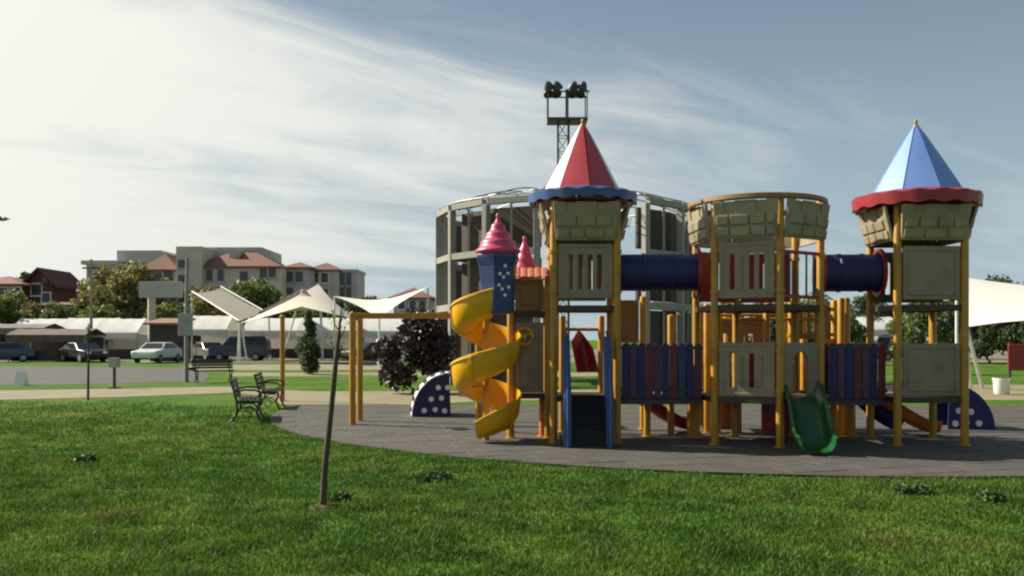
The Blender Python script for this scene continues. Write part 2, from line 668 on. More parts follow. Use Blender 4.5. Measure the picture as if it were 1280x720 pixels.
def clip(poly, hull):
    for i in range(len(hull)):
        ax, ay = hull[i]
        bx, by = hull[(i + 1) % len(hull)]
        out = []
        side = lambda q: (bx - ax) * (q[1] - ay) - (by - ay) * (q[0] - ax)
        for k in range(len(poly)):
            p, q = poly[k], poly[(k + 1) % len(poly)]
            sp, sq = side(p), side(q)
            if sp >= 0:
                out.append(p)
            if (sp >= 0) != (sq >= 0):
                u = sp / (sp - sq)
                out.append((p[0] + (q[0] - p[0]) * u, p[1] + (q[1] - p[1]) * u))
        poly = out
        if len(poly) < 3:
            return []
    return poly


plaza = MB().prism([(x, y, 0.002) for x, y in plz], (0, 0, 0.012)).build('plaza_paving', M_joint)
struct(plaza)
TS = 0.5
PA = R(17)
ca, sa = math.cos(PA), math.sin(PA)
slabs = []
for i in range(-32, 33):
    for j in range(-32, 33):
        off = 0.25 if j % 2 else 0.0
        lx, ly = i * TS + off, j * TS
        gp = 0.007
        q = [(lx + gp, ly + gp), (lx + TS - gp, ly + gp), (lx + TS - gp, ly + TS - gp), (lx + gp, ly + TS - gp)]
        q = [(PC.x + ca * a - sa * b, PC.y + sa * a + ca * b) for a, b in q]
        cpoly = clip(q, plz)
        if len(cpoly) < 3:
            continue
        mx = sum(p[0] for p in cpoly) / len(cpoly)
        my = sum(p[1] for p in cpoly) / len(cpoly)
        whole = len(cpoly) == 4 and all((abs(cpoly[k][0] - q[k][0]) + abs(cpoly[k][1] - q[k][1])) < 1e-6 for k in range(4))
        vis = abs(mx) / my < 0.585
        slabs.append((my if vis else my + 100, mx, my, cpoly, whole))
slabs.sort(key=lambda s: s[0])
rs = random.Random(3)
slab_me = None
rest = MB()
for k, (_, mx, my, cpoly, whole) in enumerate(slabs):
    top = 0.030 + rs.uniform(-0.003, 0.003)
    if k < 300:
        if whole:
            if slab_me is None:
                h = TS / 2 - 0.007
                b = MB().prism([(ca * x - sa * y, sa * x + ca * y, 0) for x, y in ((-h, -h), (h, -h), (h, h), (-h, h))], (0, 0, 0.026))
                o = b.build('paving_slab', M_pave, plaza, bevel=0.004)
                slab_me = o.data
            else:
                o = bpy.data.objects.new('paving_slab', slab_me)
                COL.objects.link(o)
                o.parent = plaza
                md = o.modifiers.new('edge', 'BEVEL')
                md.width = 0.004
                md.segments = 1
            o.location = (mx, my, top - 0.026)
            o.rotation_euler = (rs.uniform(-.004, .004), rs.uniform(-.004, .004), 0)
        else:
            MB().prism([(x, y, top - 0.026) for x, y in cpoly], (0, 0, 0.026)).build('paving_slab', M_pave, plaza)
    else:
        rest.prism([(x, y, top - 0.026) for x, y in cpoly], (0, 0, 0.026))
rest.build('paving_slab_field', M_pave, plaza)['kind'] = 'stuff'


def in_plaza(x, y, m=0.0):
    return (x - PC.x) ** 2 + (y - PC.y) ** 2 < (PR - m) ** 2 and y < PBACK - m


# ------------------------------------------------------------------ the castle play structure
PZ = 0.03
play = thing('play_structure', (3.8, 14.0, PZ), 'large castle playground of yellow posts with pointed tower roofs, tube tunnels and slides', 'playground')
PR_ = 0.058


def post(x, y, z1, parent, m=M_yel, r=PR_, z0=PZ):
    b = MB()
    b.lathe((x, y, 0), [(r, z0), (r, z1 - 0.01), (r * 0.9, z1 + 0.004), (r * 0.4, z1 + 0.02)], 16)
    b.lathe((x, y, 0), [(r + 0.035, z0 - 0.004), (r + 0.035, z0 + 0.012), (r + 0.002, z0 + 0.016)], 16)
    return b.build('post', m, parent, smooth=35)


def fdir(p0, p1):
    d = Vector((p1[0] - p0[0], p1[1] - p0[1], 0))
    return d.length, d.normalized()


def slot_panel(name, m, parent, p0, p1, z0, z1, nslot=4, inset=0.075, t=0.045, out=0.0, gap=(1,), border=True):
    """moulded panel between two posts with tall slots through it, a raised border and a notch along the top"""
    L, ax = fdir(p0, p1)
    nrm = Vector((ax.y, -ax.x, 0))
    w = L - 2 * inset
    o = Vector((p0[0], p0[1], z0)) + ax * inset + nrm * out
    M = place(o, ax)
    h = z1 - z0
    b = MB()
    if nslot:
        xs = [0.0, 0.10 * w]
        empt = set()
        sw = 0.80 * w / (2 * nslot + 1)
        for k in range(2 * nslot + 1):
            xs.append(0.10 * w + sw * (k + 1))
        xs.append(w)
        zs = [0, 0.16 * h, 0.80 * h, h]
        for k in range(nslot):
            if gap == 'all' or k in gap:
                empt.add((2 + 2 * k, 1))
        b.cells(xs, zs, empt, t, M)
        # shallow ribs where the slots are blind
        for k in range(nslot):
            if gap != 'all' and k not in gap:
                xm = (xs[2 + 2 * k] + xs[3 + 2 * k]) / 2
                b.beam(M @ Vector((xm, -t / 2 - 0.004, 0.18 * h)), M @ Vector((xm, -t / 2 - 0.004, 0.78 * h)), 0.02, 0.03, up=nrm)
    else:
        b.cells([0, w], [0, h], set(), t, M)
    if border:
        bw = 0.05
        for (a0, a1) in (((0, bw / 2), (w, bw / 2)), ((0, h - bw / 2), (w, h - bw / 2))):
            b.beam(M @ Vector((a0[0] - 0.004, 0, a0[1])), M @ Vector((a1[0] + 0.004, 0, a1[1])), t + 0.022, bw + 0.006)
        for xx in (bw / 2, w - bw / 2):
            b.beam(M @ Vector((xx, 0, bw - 0.004)), M @ Vector((xx, 0, h - bw + 0.004)), bw + 0.006, t + 0.018, up=nrm)
    ob = b.build(name, m, parent, bevel=0.010)
    for zz in (0.12 * h, 0.86 * h):
        for s in (0, 1):
            c = MB()
            q = Vector((p0[0], p0[1], z0 + zz)) if s == 0 else Vector((p1[0], p1[1], z0 + zz))
            c.lathe(q, [(PR_ + 0.001, -0.03), (PR_ + 0.014, -0.026), (PR_ + 0.014, 0.026), (PR_ + 0.001, 0.03)], 16, cap=False)
            c.beam(q + ax * PR_ * (1 if s == 0 else -1), q + ax * (inset + 0.03) * (1 if s == 0 else -1), 0.03, 0.04)
            c.build('clamp', M_yel, parent, smooth=35)
    return ob


def stone_panel(name, m, parent, p0, p1, z0, z1, arch=None, out=0.0, t=0.045, inset=0.075):
    """solid moulded panel with a raised frame; with arch=(x0,x1,ztop) an arched doorway is cut through"""
    L, ax = fdir(p0, p1)
    nrm = Vector((ax.y, -ax.x, 0))
    w = L - 2 * inset
    o = Vector((p0[0], p0[1], z0)) + ax * inset + nrm * out
    M = place(o, ax)
    h = z1 - z0
    b = MB()
    if arch:
        x0, x1, zt = arch
        r = (x1 - x0) / 2
        xc = (x0 + x1) / 2
        poly = [(0, 0), (x0, 0), (x0, zt - r)]
        for k in range(1, 12):
            a = PI - PI * k / 12
            poly.append((xc + r * math.cos(a), zt - r + r * math.sin(a)))
        poly += [(x1, zt - r), (x1, 0), (w, 0), (w, h), (0, h)]
        b.prism([M @ Vector((x, -t / 2, z)) for x, z in poly], nrm * -t)
    else:
        b.cells([0, w], [0, h], set(), t, M)
        rr = random.Random(int(p0[0] * 100 + z0 * 10))
        bw = 0.06
        b.cells([bw, w - bw], [bw, bw + 0.02], set(), t + 0.03, M)
        b.cells([bw, w - bw], [h - bw - 0.02, h - bw], set(), t + 0.03, M)
        b.cells([bw, bw + 0.02], [bw + 0.022, h - bw - 0.022], set(), t + 0.03, M)
        b.cells([w - bw - 0.02, w - bw], [bw + 0.022, h - bw - 0.022], set(), t + 0.03, M)
    ob = b.build(name, m, parent, bevel=0.010)
    return ob


def battlement(parent, p0, p1, z0, z1, m=M_stone, flare=0.14, base=0.075):
    """crenellated collar panel between two posts: leans outward, upper edge cut into merlons, stone courses in relief"""
    L, ax = fdir(p0, p1)
    nrm = Vector((ax.y, -ax.x, 0))
    h = z1 - z0
    P0 = Vector((p0[0], p0[1], z0))
    slope = lambda z: base + flare * z / h
    t = 0.05
    e = 0.03
    pt = lambda x, z, s: P0 + ax * x + nrm * (slope(z) + s) + Vector((0, 0, z))
    b = MB()
    wl, wh = e, L - e
    n = 3
    # outline with two notches in the upper edge
    u = (wh - wl)
    pl = [(wl, 0), (wh, 0), (wh + flare * 0.35, h), (wh - 0.16 * u, h), (wh - 0.16 * u, h * 0.70), (wh - 0.32 * u, h * 0.70), (wh - 0.32 * u, h),
          (wl + 0.32 * u, h), (wl + 0.32 * u, h * 0.70), (wl + 0.16 * u, h * 0.70), (wl + 0.16 * u, h), (wl - flare * 0.35, h)]
    vs = [pt(x, z, 0) for x, z in pl] + [pt(x, z, -t) for x, z in pl]
    k = len(pl)
    fs = [tuple(range(k)), tuple(range(2 * k - 1, k - 1, -1))] + [((i + 1) % k, i, k + i, k + (i + 1) % k) for i in range(k)]
    b.add(vs, fs)
    q = [pt(wl + 0.02, 0.03 * h, -t * 0.4), pt(wh - 0.02, 0.03 * h, -t * 0.4), pt(wh - 0.02 + flare * 0.3, 0.985 * h, -t * 0.4), pt(wl + 0.02 - flare * 0.3, 0.985 * h, -t * 0.4)]
    b.prism(q, nrm * -0.025)
    # courses of moulded blocks standing proud
    rr = random.Random(int(p0[0] * 91 + p0[1] * 37))
    for row, (za, zb) in enumerate(((0.06, 0.30), (0.36, 0.62))):
        x = wl + 0.02
        while x < wh - 0.10:
            wd = min(rr.uniform(0.18, 0.34), wh - 0.02 - x)
            q = [pt(x, za * h, 0.002), pt(x + wd, za * h, 0.002), pt(x + wd, zb * h, 0.002), pt(x, zb * h, 0.002)]
            b.prism([p + nrm * 0.026 for p in q], nrm * -0.045)
            x += wd + 0.025
    return b.build('battlement', m, parent, bevel=0.014)


def deck_mesh(b, poly, z, t=0.06):
    b.prism([(x, y, z - t) for x, y in poly], (0, 0, t))
    cx = sum(p[0] for p in poly) / len(poly)
    cy = sum(p[1] for p in poly) / len(poly)
    k = len(poly)
    for i in range(k):
        a, c = poly[i], poly[(i + 1) % k]
        b.beam((a[0], a[1], z - 0.035), (c[0], c[1], z - 0.035), 0.05, 0.085)
    return b


def brim(parent, c, r0, r1, z0, z1, m, lobes=16):
    n = lobes * 8
    vs, fs = [], []
    rows = 5
    for i in range(rows):
        for j in range(n):
            a = 2 * PI * j / n
            w = 0.5 + 0.5 * math.cos(lobes * a)
            if i == 0:
                r, z = r0, z1 + 0.02
            elif i == 1:
                r, z = r0 + (r1 - r0) * 0.75, z1 - 0.045 + 0.02 * w
            elif i == 2:
                r, z = r1 + 0.008 * w, z1 - 0.075 + 0.024 * w
            elif i == 3:
                r, z = r1 - 0.015 + 0.008 * w, z0 + 0.035 * (1 - w)
            else:
                r, z = r0 + 0.02, z1 - 0.10
            # octagon-like outline
            k = 2 * PI / 8
            aa = (a % k) - k / 2
            r *= 1.0 + 0.035 * (1 / math.cos(aa) - 1.04)
            vs.append(Vector((c[0] + r * math.cos(a), c[1] + r * math.sin(a), z)))
    for i in range(rows):
        for j in range(n):
            i2 = (i + 1) % rows
            fs.append((i * n + j, i * n + (j + 1) % n, i2 * n + (j + 1) % n, i2 * n + j))
    return MB().add(vs, fs).build('roof_brim', m, parent, smooth=50)


def cone_roof(parent, c, r, z0, z1, mats, a0=R(-84), n=8):
    """pyramid of n separate moulded panels, each slightly domed, with a ball finial"""
    for k in range(n):
        aa, ab = a0 + 2 * PI * k / n, a0 + 2 * PI * (k + 1) / n
        rows = []
        for i in range(7):
            u = i / 6
            rr = r * (1 - u) ** 0.96 + 0.028 * u
            z = z0 + (z1 - z0) * u
            g_ = 0.004
            pa = Vector((c[0] + rr * math.cos(aa), c[1] + rr * math.sin(aa), z))
            pb = Vector((c[0] + rr * math.cos(ab), c[1] + rr * math.sin(ab), z))
            d = (pb - pa)
            d = d.normalized() if d.length > 1e-6 else d
            pa, pb = pa + d * g_, pb - d * g_
            pm = (pa + pb) / 2
            outw = Vector((pm.x - c[0], pm.y - c[1], 0)).normalized()
            rows.append([pa, pa.lerp(pb, .33) + outw * 0.010 * (1 - u), pa.lerp(pb, .67) + outw * 0.010 * (1 - u), pb])
        b = MB().sheet([[row[j] for row in rows] for j in range(4)], -0.018)
        b.build('roof_panel', mats[k % len(mats)], parent, smooth=35)
    f = MB()
    f.lathe((c[0], c[1], 0), [(0.05, z1 - 0.05), (0.045, z1 + 0.01), (0.022, z1 + 0.04), (0.030, z1 + 0.075), (0.012, z1 + 0.11)], 14)
    f.build('finial', M_yel, parent, smooth=40)


Z_LD, Z_UD = 0.74, 2.12          # lower and upper deck


def square_tower(x0, x1, y0, y1, ztop, label):
    b = MB()
    poly = [(x0, y0), (x1, y0), (x1, y1), (x0, y1)]
    deck_mesh(b, poly, Z_LD)
    tw = b.build('castle_tower', M_deck, play)
    tw['label'] = label
    deck_mesh(MB(), poly, Z_UD).build('upper_deck', M_deck, tw)
    for i in range(4):
        a, c = poly[i], poly[(i + 1) % 4]
        MB().beam((a[0], a[1], ztop - 0.04), (c[0], c[1], ztop - 0.04), 0.05, 0.05).build('roof_beam', M_deck, tw)
    for (x, y) in poly:
        post(x, y, ztop, tw)
    return tw, poly


# tower with the red and white roof
tw1, q1 = square_tower(0.634, 1.600, 13.5, 14.47, 3.74, 'square tower with red and white pointed roof and wavy blue brim')
for i in range(4):
    battlement(tw1, q1[i], q1[(i + 1) % 4], 3.11, 3.68)
slot_panel('wall_panel', M_tan, tw1, q1[0], q1[1], 2.24, 3.06, 4, gap=(0, 1, 2, 3))
slot_panel('wall_panel', M_tan, tw1, q1[2], q1[3], 2.24, 3.06, 4, gap=(0, 3))
c1 = (1.117, 13.985)
MB().lathe((c1[0], c1[1], 0), [(0.80, 3.72), (0.80, 3.745), (0.2, 3.75)], 8, a0=R(22.5)).build('roof_ceiling', M_red, tw1)
brim(tw1, c1, 0.56, 0.855, 3.72, 3.93, M_blue)
cone_roof(tw1, c1, 0.62, 3.90, 4.98, [M_roofred, M_white, M_roofred, M_roofred, M_white, M_roofred, M_white, M_roofred])

# tower with the blue roof
tw3, q3 = square_tower(5.740, 6.740, 13.2, 14.2, 3.66, 'square tower with light blue pointed roof and wavy red brim')
for i in range(4):
    battlement(tw3, q3[i], q3[(i + 1) % 4], 3.08, 3.60)
stone_panel('wall_panel', M_tan, tw3, q3[0], q3[1], 2.20, 3.00)
stone_panel('wall_panel', M_tan, tw3, q3[1], q3[2], 2.20, 3.00)
slot_panel('wall_panel', M_tan, tw3, q3[2], q3[3], 2.20, 3.00, 4, gap=(0, 3))
stone_panel('wall_panel', M_tan, tw3, q3[0], q3[1], 0.77, 1.55)
stone_panel('wall_panel', M_tan, tw3, q3[1], q3[2], 0.77, 1.55)
c3 = (6.24, 13.7)
MB().lathe((c3[0], c3[1], 0), [(0.84, 3.64), (0.84, 3.665), (0.2, 3.67)], 8, a0=R(22.5)).build('roof_ceiling', M_red, tw3)
brim(tw3, c3, 0.60, 0.925, 3.60, 3.85, M_red)
cone_roof(tw3, c3, 0.68, 3.82, 4.90, [M_roofblue])

# six sided open tower
HC = Vector((3.82, 13.85))
HR = 0.95
hexp = [(HC.x + HR * math.cos(R(-85 + 60 * k)), HC.y + HR * math.sin(R(-85 + 60 * k))) for k in range(6)]
b = MB()
deck_mesh(b, hexp, Z_LD)
tw2 = b.build('hexagonal_tower', M_deck, play)
tw2['label'] = 'six sided tower without roof, ringed by a tan battlement'
deck_mesh(MB(), hexp, Z_UD).build('upper_deck', M_deck, tw2)
for (x, y) in hexp:
    post(x, y, 3.70, tw2)
ringp = [(HC.x + (HR + 0.03) * math.cos(2 * PI * k / 48), HC.y + (HR + 0.03) * math.sin(2 * PI * k / 48), 3.66) for k in range(48)]
rg = MB()
rows = []
for k in range(49):
    a = 2 * PI * k / 48
    rows.append([Vector((HC.x + r * math.cos(a), HC.y + r * math.sin(a), z)) for r, z in ((1.015, 3.665), (1.035, 3.685), (1.035, 3.715), (1.0, 3.725), (0.96, 3.715))])
rg.sheet(rows, -0.025)
rg.build('top_ring', M_tan2, tw2, smooth=40)
for i in range(6):
    battlement(tw2, hexp[i], hexp[(i + 1) % 6], 3.10, 3.65, flare=0.075, base=0.085)
# faces: 0 front-right, 1 right, 2 back-right, 3 back-left, 4 left, 5 front-left
slot_panel('wall_panel', M_tan, tw2, hexp[5], hexp[0], 2.22, 3.04, 4, gap=(0, 2, 3))
slot_panel('wall_panel', M_red, tw2, hexp[2], hexp[3], 2.22, 3.02, 5, gap=(1, 2))
slot_panel('wall_panel', M_red, tw2, hexp[3], hexp[4], 2.22, 3.02, 4, gap=(0, 1))
slot_panel('wall_panel', M_tan, tw2, hexp[5], hexp[0], 0.77, 1.56, 4, gap=(0, 2))
stone_panel('wall_panel', M_tan, tw2, hexp[0], hexp[1], 0.77, 1.56, arch=(0.19, 0.55, 0.66))
bl = MB()
L, ax = fdir(hexp[0], hexp[1])
# railing of bars on the front right opening of the upper deck
for k, u in enumerate((0.18, 0.36, 0.64, 0.82)):
    p = Vector((hexp[0][0], hexp[0][1], 0)) + ax * L * u
    MB().tube([(p.x, p.y, 2.26), (p.x, p.y, 2.88)], 0.016, 8).build('rail_bar', M_dsteel, tw2, smooth=40)
for z in (2.24, 2.90):
    MB().beam((hexp[0][0], hexp[0][1], z), (hexp[1][0], hexp[1][1], z), 0.035, 0.05).build('rail', M_red, tw2, bevel=0.006)


# tube tunnels
def tube_tunnel(xa, ya, xb, yb, zc, r, label):
    ax = Vector((xb - xa, yb - ya, 0))
    L = ax.length
    ax.normalize()
    side = Vector((-ax.y, ax.x, 0))
    up = Vector((0, 0, 1))
    o = Vector((xa, ya, zc))

    def ring_grid(prof, n=40):
        gr = []
        for k in range(n + 1):
            a = 2 * PI * k / n
            d = side * math.cos(a) + up * math.sin(a)
            gr.append([o + ax * s + d * rr for s, rr in prof])
        return gr
    prof = [(0, r), (L * 0.30, r), (L * 0.30 + 0.01, r + 0.012), (L * 0.30 + 0.05, r + 0.012), (L * 0.30 + 0.06, r), (L * 0.66, r),
            (L * 0.66 + 0.01, r + 0.012), (L * 0.66 + 0.05, r + 0.012), (L * 0.66 + 0.06, r), (L, r)]
    t = MB().sheet(ring_grid(prof), 0.012).build('tunnel_tube', M_navy, play, smooth=40)
    t['label'] = label
    for s in (0.0, L - 0.05):
        MB().sheet(ring_grid([(s, r + 0.02), (s, r + 0.085), (s + 0.05, r + 0.085), (s + 0.05, r + 0.02)]), 0.01).build('collar', M_red, t, smooth=30)
    return t


tube_tunnel(1.66, 13.99, 2.93, 13.85, 2.66, 0.288, 'dark blue tube tunnel between red roofed tower and six sided tower')
tube_tunnel(4.76, 13.80, 5.70, 13.72, 2.64, 0.288, 'dark blue tube tunnel between six sided tower and blue roofed tower')


# bridges with coloured slats
M_rslat = mat('dark_red_slat', (0.13, 0.012, 0.014), 0.5, 0.15, 5.0)
M_bslat = mat('dark_blue_slat', (0.015, 0.035, 0.10), 0.5, 0.15, 5.0)


def bridge(xa, xb, y0, y1, label, seed):
    rr = random.Random(seed)
    br = MB()
    L = xb - xa
    br.bb(xa, xb, y0 + 0.02, y0 + 0.07, Z_LD - 0.13, Z_LD - 0.05)
    br = br.build('bridge', M_dsteel, play)
    br['label'] = label
    MB().bb(xa, xb, y1 - 0.07, y1 - 0.02, Z_LD - 0.13, Z_LD - 0.05).build('girder', M_dsteel, br)
    n = int(L / 0.16)
    for k in range(n):
        x = xa + (k + 0.5) * L / n
        MB().box((x, (y0 + y1) / 2, Z_LD - 0.03), (L / n - 0.012, y1 - y0, 0.035)).build('plank', M_deck, br, bevel=0.004)
    cols = [M_navy, M_purple, M_navy, M_rslat, M_purple, M_navy, M_rslat, M_bslat]
    n = int(L / 0.115)
    for yy in (y0, y1):
        for z in (0.83, 1.48):
            MB().tube([(xa - 0.02, yy, z), (xb + 0.02, yy, z)], 0.022, 10).build('rail', M_dsteel, br, smooth=40)
        for k in range(n):
            x = xa + (k + 0.5) * L / n
            s = MB()
            w = L / n - 0.018
            poly = [(x - w / 2, yy - 0.014, 0.72), (x + w / 2, yy - 0.014, 0.72), (x + w / 2, yy - 0.014, 1.50)]
            for q in range(1, 8):
                a = PI * q / 8
                poly.append((x + w / 2 * math.cos(a), yy - 0.014, 1.50 + w / 2 * math.sin(a)))
            poly.append((x - w / 2, yy - 0.014, 1.50))
            s.prism(poly, (0, 0.028, 0))
            s.build('slat', cols[(k + (0 if yy == y0 else 3)) % len(cols)] if rr.random() < 0.95 else M_white, br)
    return br


bridge(1.68, 2.92, 13.62, 14.38, 'bridge with navy, purple and red slats beneath the long tube tunnel', 3)
bridge(4.80, 5.66, 13.42, 14.12, 'bridge with navy, purple and red slats beside the blue roofed tower', 5)

# steps up to the red roofed tower
st = MB()
sx0, sx1 = 0.815, 1.435
sf, sb = 13.00, 13.44
for k in range(5):
    ya = sf + (sb - sf) * k / 5
    st.bb(sx0 + 0.045, sx1 - 0.045, ya + 0.002, ya + 0.02, PZ + Z_LD * k / 5, PZ + Z_LD * (k + 1) / 5 - 0.032)
stair = st.build('stair', M_rubber, play, bevel=0.004)
stair['label'] = 'steep black steps between blue side boards'
for k in range(5):
    ya = sf + (sb - sf) * k / 5
    MB().bb(sx0 + 0.042, sx1 - 0.042, ya - 0.025, ya + 0.115, Z_LD * (k + 1) / 5, Z_LD * (k + 1) / 5 + 0.03).build('step', M_rubber, stair, bevel=0.008)
for x in (sx0, sx1):
    p = [(sf - 0.06, PZ), (sf + 0.16, PZ), (sb + 0.02, 0.62), (sb + 0.02, 1.60), (sb - 0.03, 1.66), (sb - 0.12, 1.62), (sf - 0.02, 0.86), (sf - 0.07, 0.76)]
    pb = MB()
    pb.prism([(x - 0.055, y, z) for y, z in p], (0.11, 0, 0))
    pb.build('side_board', M_blue, stair, bevel=0.015)
    MB().tube([(x, sf - 0.085, PZ), (x, sf - 0.09, 0.80), (x, sf + 0.0, 0.98), (x, sb - 0.10, 1.70), (x, sb + 0.04, 1.72)], 0.022, 10).build('handrail', M_blue, stair, smooth=40)


# slides
def chute(name, m, path, w, depth, label, wid=None):
    """open trough swept along path (list of points, top to bottom)"""
    pts = [Vector(p) for p in path]
    # resample with Catmull-Rom
    sm = []
    k = len(pts)
    for i in range(k - 1):
        p0, p1, p2, p3 = pts[max(i - 1, 0)], pts[i], pts[i + 1], pts[min(i + 2, k - 1)]
        for s in range(8):
            u = s / 8
            sm.append(0.5 * ((2 * p1) + (p2 - p0) * u + (2 * p0 - 5 * p1 + 4 * p2 - p3) * u * u + (3 * p1 - p0 - 3 * p2 + p3) * u ** 3))
    sm.append(pts[-1])
    prof = [(-0.56, 1.0), (-0.50, 1.06), (-0.455, 0.98), (-0.43, 0.45), (-0.34, 0.10), (-0.2, 0.0), (0.0, -0.01), (0.2, 0.0), (0.34, 0.10), (0.43, 0.45), (0.455, 0.98), (0.50, 1.06), (0.56, 1.0)]
    grid = []
    for i, p in enumerate(sm):
        t = sm[min(i + 1, len(sm) - 1)] - sm[max(i - 1, 0)]
        h = Vector((t.x, t.y, 0)).normalized()
        side = Vector((-h.y, h.x, 0))
        nrm = t.normalized().cross(-side).normalized()
        if nrm.z < 0:
            nrm = -nrm
        grid.append([p + side * (w * a) + nrm * (depth * c) for a, c in prof])
    o = MB().sheet(grid, 0.016).build(name, m, play, smooth=45)
    o['label'] = label
    return o


chute('slide', M_green, [(4.27, 13.18, 0.78), (4.25, 12.95, 0.74), (4.22, 12.70, 0.52), (4.19, 12.45, 0.27), (4.16, 12.22, 0.12), (4.15, 11.98, 0.08)], 0.50, 0.20, 'dark green wavy slide from the arched doorway')
chute('slide', M_red, [(1.66, 14.95, 0.76), (1.85, 15.0, 0.72), (2.20, 15.05, 0.50), (2.60, 15.10, 0.24), (2.86, 15.12, 0.12), (3.08, 15.13, 0.09)], 0.45, 0.17, 'dark red slide beneath the bridge')
chute('slide', M_navy, [(5.60, 15.35, 0.80), (5.45, 15.1, 0.76), (5.70, 14.95, 0.62), (5.98, 14.86, 0.36), (6.2, 14.80, 0.20), (6.4, 14.78, 0.10)], 0.36, 0.22, 'dark navy chute behind the bridge beside the blue roofed tower')
chute('slide', M_orange, [(5.62, 14.75, 0.77), (5.82, 14.75, 0.73), (6.15, 14.72, 0.50), (6.55, 14.68, 0.24), (6.80, 14.66, 0.12), (7.0, 14.65, 0.09)], 0.45, 0.17, 'orange red slide behind the blue roofed tower')


# yellow spiral slide
SC = Vector((-0.405, 13.90))
SR = 0.315
grid = []
NS = 110
prof = [(-0.205, 0.02), (-0.20, 0.075), (-0.185, 0.07), (-0.16, 0.00), (-0.08, -0.06), (0.03, -0.075), (0.12, -0.04), (0.185, 0.05), (0.208, 0.22), (0.212, 0.34), (0.222, 0.365), (0.242, 0.355), (0.248, 0.32)]
for i in range(NS + 1):
    u = i / NS
    th = R(285 - 752 * u)
    z = 2.03 - 1.90 * u + 0.04 * math.exp(-((u - 1) / 0.05) ** 2)
    rad = Vector((math.cos(th), math.sin(th), 0))
    c = Vector((SC.x, SC.y, z))
    fl = 1.0 - 0.45 * max(0, (u - 0.93) / 0.07)
    grid.append([c + rad * (SR + a) + Vector((0, 0, h * (fl if h > 0 else 1))) for a, h in prof])
sp = MB().sheet(grid, 0.016).build('spiral_slide', M_yelp, play, smooth=45)
sp['label'] = 'bright yellow spiral slide winding down in two turns'
MB().lathe((SC.x, SC.y, 0), [(0.05, PZ), (0.05, 2.3), (0.02, 2.33)], 14).build('centre_pole', M_yel, sp, smooth=35)
for i in (14, 36, 58, 80, 99):
    g3 = []
    for ii in (i, i + 1):
        row = grid[ii]
        cen = row[5]
        g3.append([p + (Vector((SC.x, SC.y, p.z)) - p).normalized() * (-0.012) + Vector((0, 0, -0.014)) for p in row])
    MB().sheet(g3, 0.022).build('flange', M_yelp, sp, smooth=45)
for s in (0.28, 0.55, 0.8):
    i = int(s * NS)
    th = R(285 - 752 * s)
    z = 2.03 - 1.90 * s
    MB().beam((SC.x, SC.y, z - 0.10), (SC.x + (SR + 0.0) * math.cos(th), SC.y + SR * math.sin(th), z - 0.10), 0.04, 0.03).build('bracket', M_yel, sp)

# annex platform that feeds the spiral slide
b = MB()
an = [(-0.02, 14.20), (0.58, 14.20), (0.58, 15.05), (-0.02, 15.05)]
deck_mesh(b, an, Z_LD)
deck_mesh(b, an, 2.06)
anx = b.build('slide_platform', M_deck, play)
anx['label'] = 'narrow tan walled platform behind the spiral slide'
for (x, y), z in zip(an, (2.60, 2.62, 2.60, 2.60)):
    post(x, y, z, anx)
post(0.50, 14.45, 0.72, anx, M_orange)
stone_panel('wall_panel', M_tan2, anx, an[0], an[1], 2.08, 2.56, t=0.05)
stone_panel('wall_panel', M_tan, anx, an[0], an[1], 0.76, 1.88)
stone_panel('wall_panel', M_tan2, anx, an[2], an[3], 2.08, 2.56)
# round play wheel on the platform wall
w = MB()
w.tube([(0.20 + 0.13 * math.cos(2 * PI * k / 24), 14.12, 1.66 + 0.13 * math.sin(2 * PI * k / 24)) for k in range(24)], 0.022, 8, closed=True)
for k in range(3):
    a = 2 * PI * k / 3 + 0.4
    w.tube([(0.20, 14.12, 1.66), (0.20 + 0.13 * math.cos(a), 14.12, 1.66 + 0.13 * math.sin(a))], 0.016, 8)
w.tube([(0.20, 14.10, 1.66), (0.20, 14.20, 1.66)], 0.035, 10)
w.build('play_wheel', M_yelp, anx, smooth=40)
# small tiled lean-to roof: each tile strip its own piece
for k in range(6):
    x = -0.08 + 0.11 * k
    gr = []
    for i in range(7):
        a = PI * i / 6
        xx = x + 0.055 - 0.050 * math.cos(a)
        zz = 0.018 * math.sin(a)
        gr.append([Vector((xx, 14.08, 2.585 + zz)), Vector((xx, 14.50, 2.76 + zz))])
    MB().sheet(gr, -0.012).build('roof_tile', M_terra, anx, smooth=40)
    MB().bb(x + 0.008, x + 0.102, 14.10, 14.14, 2.55, 2.582).build('roof_tile', M_terra, anx)


def hat(parent, c, r, z0, z1, m, rings=4, tip=True):
    pr = [(r * 0.90, z0 - 0.03), (r, z0)]
    for k in range(rings):
        ua, ub = k / rings, (k + 1) / rings
        ra = r * (1 - ua) ** 1.05 * 0.94 + 0.03
        rb = r * (1 - ub) ** 1.05 * 0.94 + 0.03
        za, zb = z0 + (z1 - z0) * ua, z0 + (z1 - z0) * ub
        pr += [(ra + 0.006, za + 0.02), (ra, za + 0.05), (ra * 0.55 + rb * 0.45, (za + zb) / 2 + 0.01), (rb + 0.012, zb - 0.015)]
    if tip:
        pr += [(0.026, z1 + 0.04), (0.035, z1 + 0.065), (0.03, z1 + 0.09), (0.008, z1 + 0.11)]
    return MB().lathe((c[0], c[1], 0), pr, 22).build('cone_hat', m, parent, smooth=50)


hc = Vector((-0.215, 13.62))
hb = MB()
